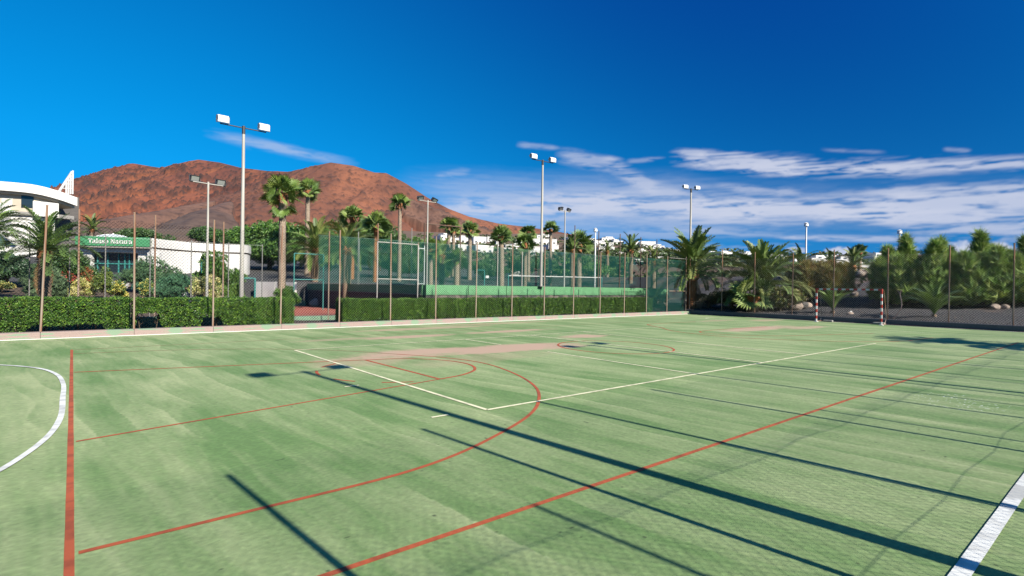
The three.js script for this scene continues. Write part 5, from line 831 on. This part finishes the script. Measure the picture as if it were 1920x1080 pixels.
// ---------------------------------------------------------------- village on the slope
{
  const words = ['first', 'second', 'third', 'fourth', 'fifth', 'sixth', 'seventh', 'eighth', 'ninth', 'tenth', 'eleventh', 'twelfth', 'thirteenth', 'fourteenth', 'fifteenth', 'sixteenth', 'seventeenth', 'eighteenth', 'nineteenth', 'twentieth'];
  const list = [[828, 450, 20, 11], [851, 454, 17, 10], [869, 457, 15, 12], [895, 458, 22, 11], [918, 453, 14, 7], [899, 474, 36, 11], [960, 466, 38, 8], [948, 472, 12, 6], [1015, 448, 24, 8], [1018, 459, 40, 8], [1004, 480, 22, 14], [1029, 471, 22, 10], [842, 479, 26, 7], [935, 460, 16, 7], [880, 446, 13, 6], [975, 456, 18, 7], [865, 470, 18, 9],
    [1066, 450, 20, 5], [1104, 454, 14, 6], [1126, 461, 34, 8], [1135, 452, 22, 7], [1132, 473, 28, 13], [1151, 457, 20, 7], [1173, 458, 14, 9], [1192, 462, 14, 7], [1210, 463, 26, 8], [1231, 467, 20, 8], [1190, 496, 22, 9], [1228, 482, 28, 6], [1226, 491, 24, 8], [1245, 472, 16, 6], [1262, 475, 18, 6], [1160, 480, 20, 7], [1198, 473, 16, 6], [1085, 474, 24, 9], [1060, 484, 18, 9], [1330, 478, 22, 6], [1352, 481, 24, 8], [1395, 480, 26, 7], [1420, 482, 24, 8],
    [1528, 496, 34, 13], [1550, 494, 26, 12], [1490, 498, 18, 10], [1538, 501, 22, 8], [1577, 499, 30, 14], [1600, 505, 30, 10], [1634, 494, 28, 15], [1470, 492, 20, 9], [1448, 488, 22, 8], [1655, 500, 18, 9], [1732, 503, 30, 12], [1770, 505, 26, 10], [1800, 503, 24, 9], [1515, 489, 22, 6], [1615, 488, 20, 6]];
  const rows = {}; const r = rng(909), win = std(C(0.05, 0.06, 0.075), 0.4), door = std(C(0.16, 0.10, 0.06), 0.7), tile = std(C(0.34, 0.13, 0.07), 0.9), ub = new THREE.BoxGeometry(1, 1, 1); ub.translate(0, 0.5, 0);
  list.sort((a, b) => a[0] - b[0]);
  for (const [px, py, w, h] of list) {
    // follow the line of sight to the slope
    let Z = 100; for (; Z < 900; Z += 2) { const b = bearing(px, Z); if (T(b.u, b.v) >= level(px, py, Z)) break; }
    Z = Math.min(Z, 640); const b = bearing(px, Z), base = Math.min(T(b.u, b.v), level(px, py, Z)) - 0.6, big = px > 1440 ? 1.3 : 1.12, Wm = big * w / CAM.f * Z, Hm = big * h / CAM.f * Z + 0.6;
    const area = px < 1000 ? 'left of the middle mast' : px < 1290 ? 'between middle mast and leaning palm' : px < 1460 ? 'behind the two big date palms' : 'behind goal and feathery trees', row = py < 457 ? 'highest' : py < 475 ? 'middle' : 'lowest', key = area + row, i = rows[key] = (rows[key] ?? -1) + 1;
    const t = thing('white_house', `${words[i]} white house from the left in the ${row} row ${area}`, 'house', W(b.u, b.v, base), (-CAM.yaw - Math.atan((px - 960) / CAM.f)) * 0.4 + (r() - 0.5) * 0.7, 'white houses on the slope');
    const D = Wm * (0.6 + 0.4 * r()), two = r() < 0.6;
    const body = part(t, 'wall', ub, M.white); body.scale.set(Wm, Hm * (two ? 0.62 : 1), D);
    if (two) { const u = part(t, 'upper_storey', ub, M.white, (r() - 0.5) * Wm * 0.4, Hm * 0.62, -D * 0.08); u.scale.set(Wm * (0.4 + 0.2 * r()), Hm * 0.38, D * 0.8); }
    const par = part(t, 'parapet', ub, M.white, 0, Hm * (two ? 0.62 : 1) - 0.1, D * 0.5 + 0.02); par.scale.set(Wm * 1.02, Math.min(0.5, Hm * 0.1), 0.25);
    const n = Math.max(2, Math.round(Wm / 3.2)); for (let k = 0; k < n; k++) { const q = part(t, k === Math.floor(n / 2) ? 'door' : 'window', ub, k === Math.floor(n / 2) ? door : win, (k + 0.5) / n * Wm - Wm / 2 + (r() - 0.5) * 0.6, Math.max(0.6, Hm * (k === Math.floor(n / 2) ? 0.18 : 0.26)), D / 2 - 0.04); q.scale.set(Math.min(1.5, Wm / n * 0.5), Hm * 0.22, 0.1); }
    if (two) { const q = part(t, 'window', ub, win, 0, Hm * 0.7, D * 0.33 - 0.04 + 0.0); q.scale.set(Wm * 0.14, Hm * 0.16, 0.1); }
  }
  // white rounded tanks behind the netting
  const q = bearing(963, 96); const tk = thing('storage_tank', 'white drum-ended tank behind the netting left of the middle mast', 'tank', W(q.u, q.v, T(q.u, q.v)), -CAM.yaw + 0.5); const tg = new THREE.CylinderGeometry(0.85, 0.85, 2.0, 20); tg.rotateZ(Math.PI / 2); part(tk, 'drum', tg, M.white, 0, 1.0, 0); part(tk, 'stand', box(1.6, 0.4, 0.9, 0, 0.1, 0), M.concrete);
  // scrub between the houses
  const places = []; const rr = rng(404); while (places.length < 1500) { const px = 780 + 950 * rr(), Z = 110 + 420 * rr() * rr() + 30 * rr(), b = bearing(px, Z); if (fbm(b.u * 0.02, b.v * 0.02, 3) < 0.47) continue; const s = (1.2 + 2.0 * rr()) * (0.6 + Z / 400); places.push([b.u, T(b.u, b.v) + s * 0.2, -b.v, s * 1.3, 0.6, 0.8]); }
  const sc = foliage(scene, 'hillside_scrub', GEO.broad, leafMats.dull, places, pal([[0.045, 0.085, 0.02], [0.07, 0.11, 0.025], [0.10, 0.10, 0.04], [0.035, 0.06, 0.018]], 0.3)); tag(sc, 'green scrub scattered between the white hillside houses', 'scrub');
  // loose lava stones on the black slope
  const lp = []; const r2 = rng(505); for (let i = 0; i < 2600; i++) { const u = 37.3 + 13 * r2() * r2(), v = -2 + 22 * r2(); lp.push([u, T(u, v) + 0.01, -v, 0.03 + 0.07 * r2() * r2(), 3]); }
  const lv = foliage(scene, 'lava_gravel', new THREE.IcosahedronGeometry(0.5, 0), std(C(1, 1, 1), 0.95), lp, pal([[0.05, 0.047, 0.05], [0.09, 0.082, 0.08], [0.16, 0.12, 0.10], [0.035, 0.034, 0.036]], 0.3)); tag(lv, 'loose black lava gravel covering the slope behind the end fence', 'gravel');
}
console.log('stage village');
renderer.render(scene, camera);
